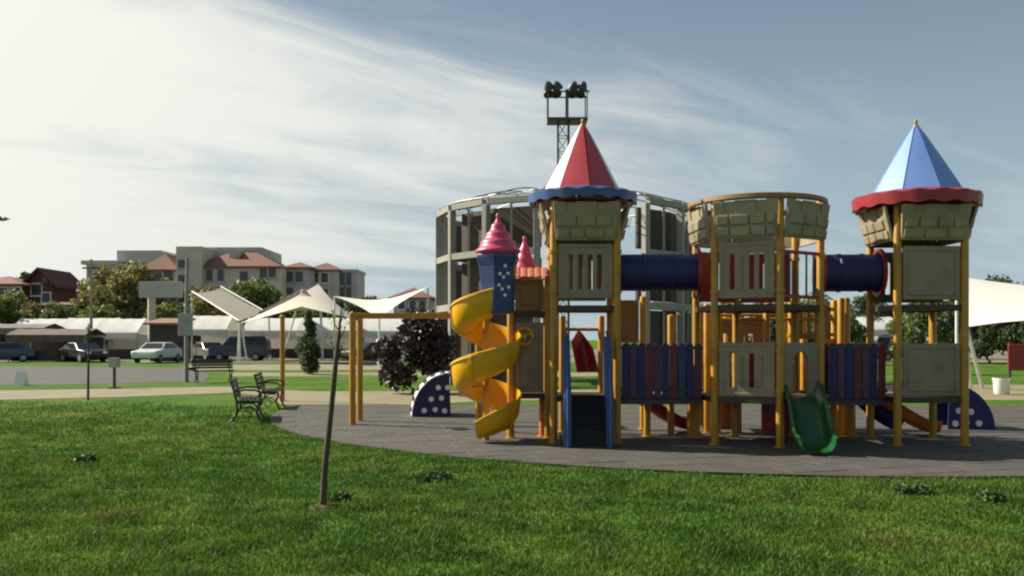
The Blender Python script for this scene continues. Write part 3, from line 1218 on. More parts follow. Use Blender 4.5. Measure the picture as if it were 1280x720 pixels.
# six sided hood, wider at its top, rounded corners
for (r0, r1, z0, z1) in ((0.255, 0.30, 2.02, 2.62), (0.30, 0.345, 2.62, 2.90)):
    pass
pr = [(0.25, 2.00), (0.262, 2.03), (0.285, 2.45), (0.315, 2.72), (0.352, 2.86), (0.352, 2.915), (0.30, 2.93)]
hb.lathe((hc.x, hc.y, 0), pr, 6, a0=R(-98))
hood = hb.build('slide_hood', mat('hood_blue', (0.022, 0.045, 0.16), 0.4, 0.08, 3.0), play, bevel=0.02)
hood['label'] = 'blue six sided hood with white discs painted as sky-bright holes and pink cone hat over the spiral slide'
hat(hood, hc, 0.335, 2.93, 3.44, M_pink, 4)
hexn = R(-98 + 30)
for fa in (hexn,):
    nv = Vector((math.cos(fa), math.sin(fa), 0))
    sv = Vector((-nv.y, nv.x, 0))
    for (u, z) in ((0.01, 2.72), (-0.07, 2.60), (0.06, 2.61), (-0.01, 2.55), (-0.08, 2.43), (0.075, 2.40), (-0.03, 2.37), (0.02, 2.28)):
        rr = np.interp(z, [2.03, 2.45, 2.72, 2.86], [0.262, 0.285, 0.315, 0.352]) * math.cos(R(30))
        c = Vector((hc.x, hc.y, z)) + nv * (rr - 0.006) + sv * u
        MB().tube([c, c + nv * 0.014], 0.026, 12).build('hole_disc', M_white, hood)  # white disc stands for a hole, the bright sky put into its colour
hat2 = hat(anx, (0.21, 14.75), 0.20, 2.74, 3.22, M_pink, 3)
MB().lathe((0.21, 14.75, 0), [(0.19, 2.60), (0.19, 2.745), (0.10, 2.75)], 12).build('hat_base', M_terra, anx)

# rear platform with lit posts, low panels
b = MB()
rp = [(3.30, 15.0), (5.64, 14.95), (5.80, 15.95), (3.40, 16.0)]
deck_mesh(b, rp, Z_LD)
rear = b.build('rear_platform', M_deck, play)
rear['label'] = 'low platform behind the bridges carried on yellow posts'
for (x, y, z) in ((3.30, 15.0, 2.2), (3.84, 15.05, 2.25), (4.73, 15.0, 2.25), (5.64, 14.95, 2.30), (5.80, 15.95, 2.30), (4.60, 16.0, 2.25), (3.97, 16.4, 2.2), (5.42, 14.60, 2.28), (3.40, 16.0, 2.2)):
    post(x, y, z, rear)
slot_panel('wall_panel', M_tan2, rear, (5.80, 15.95), (4.60, 16.0), 0.77, 1.50, 4, gap='all')
stone_panel('wall_panel', M_orange, rear, (5.05, 14.98), (5.64, 14.95), 1.20, 1.62)
stone_panel('wall_panel', M_red, rear, (4.02, 14.55), (4.62, 14.55), 0.06, 0.70)
post(1.78, 15.55, 2.35, rear)
post(2.30, 15.55, 2.35, rear)
stone_panel('wall_panel', M_tan2, rear, (1.78, 15.55), (2.30, 15.55), 1.55, 2.30)
stone_panel('wall_panel', M_terra, rear, (3.30, 15.0), (3.84, 15.05), 0.08, 0.68)
stone_panel('wall_panel', M_red, rear, (3.84, 15.05), (4.73, 15.0), 0.78, 1.40)
slot_panel('wall_panel', M_tan2, rear, (4.73, 15.0), (5.42, 14.97), 1.62, 2.20, 3, gap='all')
slot_panel('wall_panel', M_tan2, rear, (3.40, 16.0), (4.60, 16.0), 0.78, 1.95, 5, gap='all')
for (x, y, z) in ((3.42, 14.75, 2.1), (4.28, 14.90, 2.1), (5.05, 15.35, 2.2), (5.22, 14.40, 0.72), (5.50, 14.35, 0.72), (3.60, 14.30, 0.72), (2.20, 14.45, 0.70), (4.62, 14.50, 0.72)):
    post(x, y, z, rear)
MB().tube([(3.30, 15.0, 1.95), (5.64, 14.95, 1.95)], 0.028, 10).build('rail', M_yel, rear, smooth=40)
MB().tube([(3.40, 16.0, 2.05), (5.80, 15.95, 2.05)], 0.028, 10).build('rail', M_yel, rear, smooth=40)
post(2.62, 14.62, 2.0, rear)
post(2.92, 14.50, 1.2, rear)
stone_panel('wall_panel', M_yelp, rear, (4.70, 15.9), (5.25, 15.9), 1.5, 2.1)
# red sail shaped hood behind the steps
sl = MB()
gr = []
for i in range(9):
    u = i / 8
    row = []
    for j in range(7):
        v = j / 6
        x = 1.02 + 0.34 * v + 0.10 * u
        row.append(Vector((x, 15.05 + 0.22 * math.sin(PI * v) * (1 - 0.3 * u), 1.05 + 0.75 * (1 - u) * (0.25 + 0.75 * (1 - abs(v - 0.4))) )))
    gr.append(row)
sl.sheet(gr, 0.02).build('slide_hood', M_red, play, smooth=50)['label'] = 'small red hood behind the steps'
post(1.52, 15.1, 2.0, rear)
post(0.86, 15.1, 2.0, rear)
MB().tube([(0.86, 15.1, 1.78), (1.52, 15.1, 1.78)], 0.03, 10).build('rail', M_yel, rear, smooth=40)


# curved climbing walls, each on its own
def climber(loc, yaw, width, h, run, m, label, spot_m, board_m, hold_m, sg_=-1):
    root = thing('climbing_wall', loc, label, 'climbing wall')
    ux = Vector((math.cos(yaw), math.sin(yaw), 0))
    uy = Vector((-math.sin(yaw), math.cos(yaw), 0))
    o = Vector(loc)

    def P(s, t, off=0.0):
        a = s * R(88)
        x = run * (1 - math.cos(a))
        z = h * math.sin(a)
        n = Vector((-math.cos(a), 0, math.sin(a) * 0.6)).normalized()
        return o + ux * (x + n.x * off) + uy * t + Vector((0, 0, z + n.z * off))
    gr = [[P(s / 14, t) for t in (0.0, width * 0.5, width)] for s in range(15)]
    MB().sheet(gr, 0.03).build('wall_board', board_m, root, smooth=50)
    for t in (0.0, width):
        poly = [P(s / 14, t) for s in range(15)] + [o + ux * run + uy * t + Vector((0, 0, 0.0))]
        MB().prism(poly, uy * (0.035 if t == 0 else -0.035) * -sg_).build('side_board', m, root)
    k = 0
    for s in (0.10, 0.26, 0.42, 0.58, 0.74, 0.90):
        for t in ((0.2, 0.5, 0.8) if k % 2 else (0.34, 0.66)):
            p = P(s, t * width, 0.004)
            q = P(s, t * width, 0.03)
            MB().tube([p, q], [0.06, 0.045], 12).build('hold', hold_m, root, smooth=40)
        k += 1
    # holds on the broad side board
    rr = random.Random(4)
    for (u, v) in ((0.32, 0.14), (0.60, 0.16), (0.84, 0.13), (0.50, 0.40), (0.76, 0.42), (0.92, 0.66), (0.68, 0.66)):
        c = o + ux * run * u + Vector((0, 0, h * v))
        MB().tube([c + uy * 0.012 * sg_, c - uy * 0.002 * sg_], 0.055, 12).build('hold', spot_m, root)
    return root


climber((-2.05, 18.1, PZ), R(8), 0.9, 0.90, 0.80, M_navy, 'blue curved climbing wall with white spots beyond the spiral slide', M_white, M_white, M_navy)
climber((8.42, 15.5, PZ), R(172), -0.8, 0.78, 0.75, M_navy, 'dark blue curved climbing wall with pale spots right of the blue roofed tower', M_white, M_navy, M_white, 1)

# ------------------------------------------------------------------ yellow swing frame and single post
sw = thing('swing_frame', (-2.9, 16.8, PZ), 'plain yellow swing frame with a long crossbar beside the spiral slide', 'swing frame')
for (x, y) in ((-2.96, 16.45), (-2.96, 17.25), (-0.62, 16.45), (-0.62, 17.25)):
    MB().lathe((x, y, 0), [(0.06, PZ), (0.06, 2.10), (0.03, 2.13)], 14).build('leg', M_yel, sw, smooth=35)
MB().beam((-3.03, 16.85, 2.06), (-0.55, 16.85, 2.06), 0.11, 0.11).build('crossbar', M_yel, sw, bevel=0.01)
for x in (-2.96, -0.62):
    MB().beam((x, 16.40, 2.02), (x, 17.30, 2.02), 0.09, 0.09).build('end_bar', M_yel, sw, bevel=0.01)
yp = MB()
p = G(353, 502)
yp.lathe((p.x, p.y, 0), [(0.12, 0), (0.12, 0.02), (0.062, 0.025), (0.062, 2.15), (0.075, 2.16), (0.075, 2.22), (0.03, 2.26)], 14)
tag(yp.build('yellow_post', M_yel, loc=(p.x, p.y, 0), smooth=35), 'single yellow steel post standing behind the two park benches', 'post')


# ------------------------------------------------------------------ benches
def bench(loc, yaw, label, scale=1.0, group=None):
    root = thing('park_bench', (0, 0, 0), label, 'bench', group)
    for k in range(5):
        MB().box((0.10 + 0.085 * k, 0, 0.44 - 0.006 * abs(k - 2)), (0.068, 1.5, 0.03)).build('seat_slat', M_wood, root, bevel=0.005)
    for k in range(4):
        rot = Matrix.Rotation(R(-14), 3, 'Y')
        MB().box((0.035 - 0.024 * k, 0, 0.54 + 0.095 * k), (0.03, 1.5, 0.075), rot).build('back_slat', M_wood, root, bevel=0.005)
    for y in (-0.62, 0.62):
        s = MB()
        s.tube([(-0.10, y, 0.0), (-0.02, y, 0.06), (0.06, y, 0.22), (0.05, y, 0.42), (0.0, y, 0.62), (-0.07, y, 0.86)], 0.024, 8)
        s.tube([(0.56, y, 0.0), (0.50, y, 0.05), (0.44, y, 0.20), (0.50, y, 0.36), (0.47, y, 0.42)], 0.024, 8)
        s.tube([(0.05, y, 0.41), (0.25, y, 0.395), (0.49, y, 0.41)], 0.022, 8)
        s.tube([(0.01, y, 0.62), (0.20, y, 0.66), (0.42, y, 0.65), (0.52, y, 0.60), (0.53, y, 0.52), (0.48, y, 0.50), (0.46, y, 0.55)], 0.020, 8)
        s.tube([(0.05, y, 0.22), (0.18, y, 0.30), (0.32, y, 0.29), (0.44, y, 0.20)], 0.015, 8)
        s.tube([(0.25 + 0.08 * math.cos(a * PI / 6), y, 0.16 + 0.08 * math.sin(a * PI / 6)) for a in range(12)], 0.012, 6, closed=True)
        s.build('side_frame', M_iron, root, smooth=40)
    root.location = loc
    root.rotation_euler = (0, 0, yaw)
    root.scale = (scale,) * 3
    return root


p = G(306, 527)
bench((p.x - 0.28, p.y + 0.35, 0.005), R(14), 'dark slatted park bench with iron side frames at the edge of the lawn', 0.95)
p = G(330, 511)
bench((p.x - 0.15, p.y + 0.2, 0.005), R(10), 'dark slatted park bench set between the other bench and the yellow post', 0.95)
p = G(272, 478)
bench((p.x - 0.3, p.y + 0.3, 0.012), R(-60), 'dark slatted park bench at the end of the car park', 1.0)


# ------------------------------------------------------------------ foliage
def leaf_arrays(rng, centers, radii, n, size, flat_=0.6):
    """n leaf quads scattered through ellipsoid clumps"""
    k = len(centers)
    wts = np.prod(radii, axis=1) ** (2 / 3)
    idx = rng.choice(k, n, p=wts / wts.sum())
    d = rng.normal(size=(n, 3))
    d /= np.linalg.norm(d, axis=1)[:, None]
    r = rng.uniform(0.55, 1.08, n)[:, None]
    P = centers[idx] + d * r * radii[idx]
    u = rng.normal(size=(n, 3))
    u /= np.linalg.norm(u, axis=1)[:, None]
    nn = d + 0.9 * rng.normal(size=(n, 3))
    nn[:, 2] += 0.3
    v = np.cross(nn, u)
    v /= np.linalg.norm(v, axis=1)[:, None] + 1e-9
    s = size * rng.uniform(0.6, 1.4, n)[:, None]
    a = P - u * s
    c = P + u * s
    b = P + v * s * 0.55
    e = P - v * s * 0.55
    V = np.stack([a, b, c, e], axis=1).reshape(-1, 3)
    return V


def quads_mesh(name, V, m):
    n = len(V) // 4
    me = bpy.data.meshes.new(name)
    me.vertices.add(len(V))
    me.vertices.foreach_set('co', V.astype(np.float32).ravel())
    me.loops.add(4 * n)
    me.loops.foreach_set('vertex_index', np.arange(4 * n, dtype=np.int32))
    me.polygons.add(n)
    me.polygons.foreach_set('loop_start', np.arange(0, 4 * n, 4, dtype=np.int32))
    me.update(calc_edges=True)
    me.materials.append(m)
    return me


def tree(name, label, cat, H, W, trunk_h, m, n=3500, leaf=0.09, seed=1, shape='round', group=None, trunk_r=None, extra=None):
    """a tree standing at the origin: tapered trunk with limbs, crown of leaf faces in uneven clumps"""
    rng = np.random.default_rng(seed)
    rr = random.Random(seed)
    root = thing(name, (0, 0, 0), label, cat, group)
    tr = trunk_r or H * 0.018
    ch = H - trunk_h
    cs, rd = [], []
    limbs = MB()
    ztop = trunk_h + ch * (0.75 if shape != 'cone' else 0.92)
    limbs.tube([(0, 0, -0.05), (0.03 * W, 0.02 * W, trunk_h * 0.6), (-0.02 * W, 0.03 * W, trunk_h), (0.02 * W, 0, ztop)], [tr * 1.25, tr, tr * 0.8, tr * 0.25], 8)
    nb = 16 if shape == 'round' else 22
    for k in range(nb):
        u = (k + 0.5) / nb
        a = rr.uniform(0, 2 * PI)
        if shape == 'round':
            zz = trunk_h + ch * (0.12 + 0.78 * u)
            env = math.sin(PI * min(0.97, 0.15 + 0.80 * u)) ** 0.7
            q = W / 2 * env * rr.uniform(0.35, 0.80)
            rad = W * rr.uniform(0.16, 0.26)
        elif shape == 'cone':
            zz = trunk_h + ch * (0.05 + 0.92 * u)
            env = (1 - u) ** 0.85
            q = W / 2 * env * rr.uniform(0.25, 0.70)
            rad = W * (0.10 + 0.17 * (1 - u)) * rr.uniform(0.8, 1.2)
        else:
            zz = trunk_h + ch * (0.06 + 0.90 * u)
            env = math.sin(PI * min(0.95, 0.10 + 0.85 * u)) ** 0.5
            q = W / 2 * env * rr.uniform(0.3, 0.8)
            rad = W * rr.uniform(0.15, 0.24)
        c = (q * math.cos(a), q * math.sin(a), zz)
        cs.append(c)
        rd.append((rad, rad, min(rad * rr.uniform(0.6, 0.95), ch * 0.25)))
        if k % 2 == 0:
            limbs.tube([(0, 0, min(zz * 0.8, ztop * 0.9)), (c[0] * 0.5, c[1] * 0.5, zz * 0.93), c], [tr * 0.45, tr * 0.3, tr * 0.12], 6)
    limbs.build('trunk', M_bark, root, smooth=50)
    V = leaf_arrays(rng, np.array(cs), np.array(rd), n, leaf)
    V[:, 2] = np.maximum(V[:, 2], 0.03)
    o = bpy.data.objects.new('crown', quads_mesh('crown', V, m))
    COL.objects.link(o)
    o.parent = root
    if extra:
        V2 = leaf_arrays(rng, np.array(cs), np.array(rd) * 1.04, extra[1], extra[2])
        o2 = bpy.data.objects.new('blossom', quads_mesh('blossom', V2, extra[0]))
        COL.objects.link(o2)
        o2.parent = root
    return root


def put(o, px, d, z=0.0, rot=0.0, s=1.0):
    o.location = ((px - 640) * d / F, d, z)
    o.rotation_euler = (0, 0, rot)
    o.scale = (s, s, s)
    return o


# purple leaved tree and dark conifer behind the swing frame
put(tree('plum_tree', 'dark purple leaved bushy tree behind the swing frame', 'tree', 2.35, 2.2, 0.22, M_leafP, 5600, 0.075, 11, extra=(M_blossom, 150, 0.06)), 514, 26.3)
put(tree('plum_tree', 'purple leaved tree between the swing crossbar and the grey pavilion', 'tree', 2.5, 2.2, 0.3, M_leafP, 3500, 0.085, 12, extra=(M_blossom, 120, 0.06)), 560, 32.5)
put(tree('conifer', 'slender dark conifer behind the leaning young trunk', 'tree', 3.0, 1.5, 0.15, M_leafB, 3600, 0.075, 13, 'cone'), 386, 41)

# young tree: thin leaning trunk on the lawn
yt = thing('young_tree', G(403, 635), 'thin leaning young tree trunk alone on the front lawn', 'tree')
b0 = G(403, 635)
d0 = b0.y
pts, rr_ = [], []
for (px, py, r) in ((403, 638, .042), (404, 625, .034), (406, 585, .030), (411, 540, .028), (416, 492, .026), (420, 450, .023), (423, 425, .019), (425, 402, .012), (427, 385, .005)):
    pts.append(at(px, py, d0))
    rr_.append(r)
MB().tube(pts, rr_, 10).build('trunk', M_bark, yt, smooth=50)
tw = MB()
rq = random.Random(5)
tips = []
for (px, py, dx, dy, dz) in ((420, 450, .05, .06, .16), (421, 440, -.07, .03, .14), (423, 425, .08, -.04, .17), (424, 415, -.05, -.05, .16), (425, 405, .03, .05, .14)):
    s = at(px, py, d0)
    e = s + Vector((dx, dy, dz))
    tw.tube([s, (s + e) / 2 + Vector((dx * .2, 0, -.01)), e], [.008, .006, .003], 6)
    tips.append((s + e) / 2)
    tips.append(e)
tw.build('twig', M_bark, yt, smooth=50)
rng = np.random.default_rng(9)
V = leaf_arrays(rng, np.array([tuple(t) for t in tips]), np.array([(.05, .05, .07)] * len(tips)), 90, 0.016)
V -= np.array(tuple(b0))
o = bpy.data.objects.new('crown', quads_mesh('crown', V, M_leafC))
COL.objects.link(o)
o.parent = yt
ml = MB()
ml.lathe((b0.x, b0.y, 0), [(0.17, -0.01), (0.16, 0.012), (0.10, 0.03), (0.05, 0.035)], 16)
ml.build('soil_ring', mat('bare_soil', (0.12, 0.08, 0.042), 0.95, 0.3, 12.0, bump=0.6, bscale=50), yt, smooth=60)

# trees and bushes in front of the houses
rt = random.Random(21)
protoA = tree('garden_tree', '', 'tree', 5.5, 4.6, 1.0, M_leafA, 3800, 0.17, 31, group='trees in front of the houses')
protoC = tree('garden_tree', '', 'tree', 6.0, 4.2, 0.9, M_leafC, 3800, 0.17, 32, 'tall', group='trees in front of the houses')
protoB = tree('garden_tree', '', 'tree', 5.0, 4.4, 0.7, M_leafB, 3800, 0.17, 33, group='trees in front of the houses')
LBL = {id(protoA): 'bright green broad tree in the row in front of the houses',
       id(protoB): 'dark green broad tree in the row in front of the houses',
       id(protoC): 'tall olive yellow tree in the row in front of the houses'}
spots = [(protoC, 22, 84, .62), (protoC, 62, 83, .55), (protoC, 145, 84, 1.15), (protoC, 195, 95, 1.15), (protoA, 245, 96, 1.15), (protoA, 10, 80, .95), (protoC, 40, 84, .75), (protoA, 75, 82, .8), (protoB, 100, 80, .72), (protoC, 130, 88, 1.25), (protoA, 128, 78, .75),
         (protoC, 160, 90, 1.35), (protoC, 178, 86, 1.0), (protoA, 205, 80, .78), (protoB, 222, 92, 1.0), (protoC, 262, 84, .95), (protoA, 285, 88, .85),
         (protoA, 318, 90, 1.25), (protoA, 352, 94, 1.0), (protoB, 375, 86, .75), (protoB, 430, 92, 1.05), (protoB, 458, 96, 1.15), (protoA, 402, 88, .9),
         (protoC, -30, 82, .9), (protoA, -70, 80, .9), (protoB, 500, 95, .8)]
OWN = {10: 'bright green bush right under the windows of the low brown house', 22: 'olive yellow tree against the wall of the low brown house', 62: 'olive yellow tree against the front of the brick house',
       75: 'bright green bush beside the low shed', 100: 'dark green bush between the shed and the utility pole', 130: 'tall olive tree just right of the utility pole', 128: 'bright green bush at the foot of the utility pole',
       160: 'tallest olive tree against the stepped stair tower of the apartment block', 205: 'bright green bush behind the billboard', 262: 'olive tree behind the tilted greyish sail',
       318: 'bright green tree rising between the tilted greyish sail and the peaked sail', 458: 'dark green tree at the end of the smaller apartment house', 430: 'dark green tree below the smaller apartment house', 500: 'dark green bush in front of the small pale house'}
seen = set()
for (pr_, px, d, s) in spots:
    loc = ((px - 640) * d / F, d, 0)
    s *= 1.12
    if id(pr_) not in seen:
        seen.add(id(pr_))
        o = pr_
        o.location = loc
        o.rotation_euler = (0, 0, rt.uniform(0, 6))
        o.scale = (s, s, s)
        o['label'] = OWN.get(px, LBL[id(pr_)])
    else:
        dup(pr_, loc, rt.uniform(0, 6), s, OWN.get(px, LBL[id(pr_)]))
# trees behind the playground
protoD = tree('park_tree', 'leafy green park tree far behind the playground', 'tree', 5.5, 5.2, 0.35, M_leafA, 4200, 0.18, 41, group='park trees far behind the playground')
protoE = tree('park_tree', 'dark green park tree far behind the playground', 'tree', 6.5, 5.4, 0.35, M_leafB, 4600, 0.18, 42, group='dark park trees far behind the playground')
sp2 = [(protoD, 905, 62, .75), (protoE, 955, 75, .8), (protoD, 1010, 58, .8), (protoD, 1050, 66, .72), (protoE, 1090, 80, .9), (protoD, 1150, 62, .8), (protoE, 1190, 75, .95),
       (protoE, 1235, 60, .78), (protoE, 1275, 58, .80), (protoD, 1320, 60, 1.0), (protoE, 1255, 92, 1.25), (protoE, 1360, 70, 1.1), (protoE, 1285, 88, 1.1), (protoD, 600, 70, .8),
       (protoE, 560, 90, .9), (protoD, 870, 85, .9), (protoE, 660, 88, .9)]
seen = set()
for (pr_, px, d, s) in sp2:
    loc = ((px - 640) * d / F, d, 0)
    if id(pr_) not in seen:
        seen.add(id(pr_))
        pr_.location = loc
        pr_.scale = (s, s, s)
    else:
        dup(pr_, loc, rt.uniform(0, 6), s)
# tall dark tree behind the brick house
put(tree('cypress', 'small dark tree rising behind the red brick house', 'tree', 9.6, 2.4, 5.2, M_leafB, 1600, 0.20, 51), 30, 103)

# ------------------------------------------------------------------ buildings
def window(parent, c, w, h, nrm, frame_m=M_wpaint, sill=True):
    nrm = Vector(nrm)
    sv = Vector((-nrm.y, nrm.x, 0))
    c = Vector(c)
    fr = MB()
    t = 0.10
    for s in (-1, 1):
        fr.beam(c + sv * s * (w / 2 - t / 2) - Vector((0, 0, h / 2)), c + sv * s * (w / 2 - t / 2) + Vector((0, 0, h / 2)), 0.14, t, up=nrm.cross(Vector((0, 0, 1))))
        fr.beam(c + Vector((0, 0, s * (h / 2 - t / 2))) - sv * (w / 2 - t), c + Vector((0, 0, s * (h / 2 - t / 2))) + sv * (w / 2 - t), 0.13, t)
    wo_ = fr.build('window', frame_m, parent)
    g_ = MB()
    g_.beam(c - sv * (w / 2 - t * 0.7) + nrm * 0.0, c + sv * (w / 2 - t * 0.7), 0.05, h - t * 1.4)
    g_.build('pane', M_farglass, wo_)
    if sill:
        MB().beam(c - sv * (w / 2 + 0.1) - Vector((0, 0, h / 2 + 0.05)) + nrm * 0.08, c + sv * (w / 2 + 0.1) - Vector((0, 0, h / 2 + 0.05)) + nrm * 0.08, 0.22, 0.08).build('sill', frame_m, wo_)
    return wo_


def hip_roof(parent, x0, x1, y0, y1, z, h, m=M_tile, over=0.5, name='roof'):
    x0, x1, y0, y1 = x0 - over, x1 + over, y0 - over, y1 + over
    w, dd = x1 - x0, y1 - y0
    b = MB()
    if w > dd:
        r0, r1 = (x0 + dd / 2, (y0 + y1) / 2), (x1 - dd / 2, (y0 + y1) / 2)
    else:
        r0, r1 = ((x0 + x1) / 2, y0 + w / 2), ((x0 + x1) / 2, y1 - w / 2)
    vs = [(x0, y0, z), (x1, y0, z), (x1, y1, z), (x0, y1, z), (r0[0], r0[1], z + h), (r1[0], r1[1], z + h)]
    if w > dd:
        fs = [(0, 1, 5, 4), (1, 2, 5), (2, 3, 4, 5), (3, 0, 4)]
    else:
        fs = [(0, 1, 4), (1, 2, 5, 4), (2, 3, 5), (3, 0, 4, 5)]
    lo = len(vs)
    vs += [(x0, y0, z - 0.2), (x1, y0, z - 0.2), (x1, y1, z - 0.2), (x0, y1, z - 0.2)]
    fs += [(lo, lo + 3, lo + 2, lo + 1), (0, lo, lo + 1, 1), (1, lo + 1, lo + 2, 2), (2, lo + 2, lo + 3, 3), (3, lo + 3, lo, 0)]
    return b.add(vs, fs).build(name, m, parent)


BD = 112.0
bx_ = lambda px, d=BD: (px - 640) * d / F
bz_ = lambda py, d=BD: EYE - (py - HOR) * d / F
ap = thing('apartment_building', (bx_(250), BD, 0), 'long beige apartment block with stepped grey stair towers and red tiled roofs', 'building')


def block(px0, px1, pytop, d0_, depth, m, name='wall'):
    x0, x1 = bx_(px0, d0_), bx_(px1, d0_)
    MB().bb(x0, x1, d0_, d0_ + depth, -0.2, bz_(pytop, d0_)).build(name, m, ap)
    return x0, x1, bz_(pytop, d0_)


block(108, 146, 331, BD, 12, M_plaster)
MB().bb(bx_(104), bx_(147) - 0.02, BD - 0.6, BD + 12.3, bz_(331) + 0.003, bz_(331) + 0.5).build('cornice', M_plaster2, ap)
block(146, 202, 313, BD + 2.0, 10, M_plaster2)
block(180, 222, 337, BD - 0.5, 10, M_plaster)
block(220, 252, 308, BD - 2.0, 9, M_plaster)
block(252.3, 327, 309, BD + 3.0, 10, M_plaster2)
block(244, 352, 334, BD - 1.0, 9, M_plaster)
block(352.3, 384, 334, BD + 1.5, 8, M_plaster2)
hip_roof(ap, bx_(181), bx_(221), BD - 0.5, BD + 9, bz_(337, BD - .5), 2.2)
hip_roof(ap, bx_(245), bx_(350), BD - 1.0, BD + 7.5, bz_(333, BD - 1), 2.4)
hip_roof(ap, bx_(353), bx_(383), BD + 1.6, BD + 9, bz_(334, BD + 1.5), 0.8)
MB().bb(bx_(283), bx_(296), BD + 1, BD + 2.6, bz_(330), bz_(312)).build('chimney', M_plaster, ap)
for (px, py, d_, w_, h_) in ((128, 343, BD, 1.2, 1.4), (128, 367, BD, 1.2, 1.4), (116, 343, BD, 1.0, 1.4), (184, 347, BD - .5, 1.3, 1.5), (197, 347, BD - .5, 1.3, 1.5), (211, 345, BD - .5, 1.4, 1.5),
                             (229, 330, BD - 2, 1.4, 1.2), (229, 349, BD - 2, 1.4, 1.2), (229, 368, BD - 2, 1.4, 1.2), (153, 333, BD + 2, 1.2, 1.3), (164, 333, BD + 2, 1.2, 1.3),
                             (262, 344, BD - 1, 1.0, 1.6), (276, 344, BD - 1, 1.0, 1.6), (330, 342, BD - 1, 1.2, 1.5), (340, 340, BD - 1, 1.2, 1.5), (330, 364, BD - 1, 1.2, 1.5), (305, 346, BD - 1, 1.2, 1.5),
                             (362, 346, BD + 1.5, 1.2, 1.5), (374, 346, BD + 1.5, 1.2, 1.5), (362, 366, BD + 1.5, 1.2, 1.5), (290, 366, BD - 1, 1.2, 1.5), (276, 366, BD - 1, 1.2, 1.5)):
    window(ap, (bx_(px, d_), d_ - 0.03, bz_(py, d_)), w_, h_, (0, -1, 0), M_plaster2)  # frames in the wall's grey, distance haze put into their colour

ap2 = thing('apartment_building', (bx_(415, 118), 118, 0), 'smaller grey apartment house with hipped roof beside the long apartment block', 'building')
x0, x1 = bx_(386, 118), bx_(423, 118)
MB().bb(x0, x1, 118, 126, -0.2, bz_(338, 118)).build('wall', M_plaster, ap2)
hip_roof(ap2, x0, x1, 118, 126, bz_(337, 118), 1.1, M_tile, 0.3)
MB().bb(x1 + 0.01, bx_(445, 118), 119.0, 125, -0.2, bz_(339, 118)).build('wing', M_plaster2, ap2)
MB().bb(x1 + 0.35, bx_(446, 118), 118.6, 125.4, bz_(339, 118) + 0.003, bz_(336, 118)).build('cornice', M_plaster2, ap2)
for (px, py, w_, h_) in ((394, 347, 1.1, 1.5), (406, 347, 1.1, 1.5), (394, 367, 1.1, 1.5), (406, 367, 1.1, 1.5)):
    window(ap2, (bx_(px, 118), 117.97, bz_(py, 118)), w_, h_, (0, -1, 0), M_wpaint)
for (px, py) in ((428, 349), (436, 349), (428, 367), (436, 367)):
    window(ap2, (bx_(px, 119), 118.97, bz_(py, 119)), 0.9, 1.9, (0, -1, 0), M_plaster2)


def house(name, label, px0, px1, pyeave, pyridge, d, depth, wall, gable_front=True):
    x0, x1 = bx_(px0, d), bx_(px1, d)
    ze, zr = bz_(pyeave, d), bz_(pyridge, d)
    h = thing(name, ((x0 + x1) / 2, d, 0), label, 'house')
    b = MB()
    if gable_front:
        xm = (x0 + x1) / 2
        b.prism([(x0, d, -0.2), (x1, d, -0.2), (x1, d, ze), (xm, d, zr), (x0, d, ze)], (0, depth, 0))
        b.build('wall', wall, h)
        for s, (xa, xb) in enumerate(((x0, xm), (xm, x1))):
            ea = xa - 0.7 if s == 0 else xb + 0.7
            k = (zr - ze) / (xm - x0)
            zea = ze - 0.7 * k
            poly = [(ea, d - 0.6, zea + 0.05), (xm, d - 0.6, zr + 0.05), (xm, d - 0.6, zr + 0.30), (ea, d - 0.6, zea + 0.30)]
            MB().prism(poly, (0, depth + 1.2, 0)).build('roof', M_tile if wall is not M_brick else M_brick, h)
    else:
        b.bb(x0, x1, d, d + depth, -0.2, ze)
        b.build('wall', wall, h)
        hip_roof(h, x0, x1, d, d + depth, ze, zr - ze, M_tile, 0.6)
    return h, x0, x1


h1, x0, x1 = house('brick_house', 'dark red brick house with front gable and white window', 34, 66, 353, 338, 96, 6, M_brick)
window(h1, (bx_(46, 96), 95.96, bz_(362, 96)), 1.3, 1.4, (0, -1, 0))
window(h1, (bx_(56, 96), 95.96, bz_(350, 96)), 0.8, 0.9, (0, -1, 0), M_brick)
window(h1, (bx_(58, 96), 95.96, bz_(372, 96)), 1.1, 1.2, (0, -1, 0), M_wpaint)
h2, x0, x1 = house('low_house', 'low brown house with long tiled roof adjoining the gabled brick house', -40, 24, 355, 343, 94, 6, M_brick, False)
for px in (-20, 4, 20):
    window(h2, (bx_(px, 94), 93.96, bz_(366, 94)), 1.2, 1.3, (0, -1, 0))
h3, x0, x1 = house('small_house', 'small pale house with red roof between the shade sail and the grey pavilion', 492, 538, 372, 358, 105, 8, M_plaster2, False)
for px in (502, 516, 528):
    window(h3, (bx_(px, 105), 104.96, bz_(381, 105)), 1.0, 1.2, (0, -1, 0))
h4, x0, x1 = house('shed', 'low shed with rust coloured roof in front of the brick house', 58, 86, 381, 377, 84, 4, M_plaster, False)
window(h4, (bx_(70, 84), 83.96, bz_(390, 84)), 0.7, 0.6, (0, -1, 0))


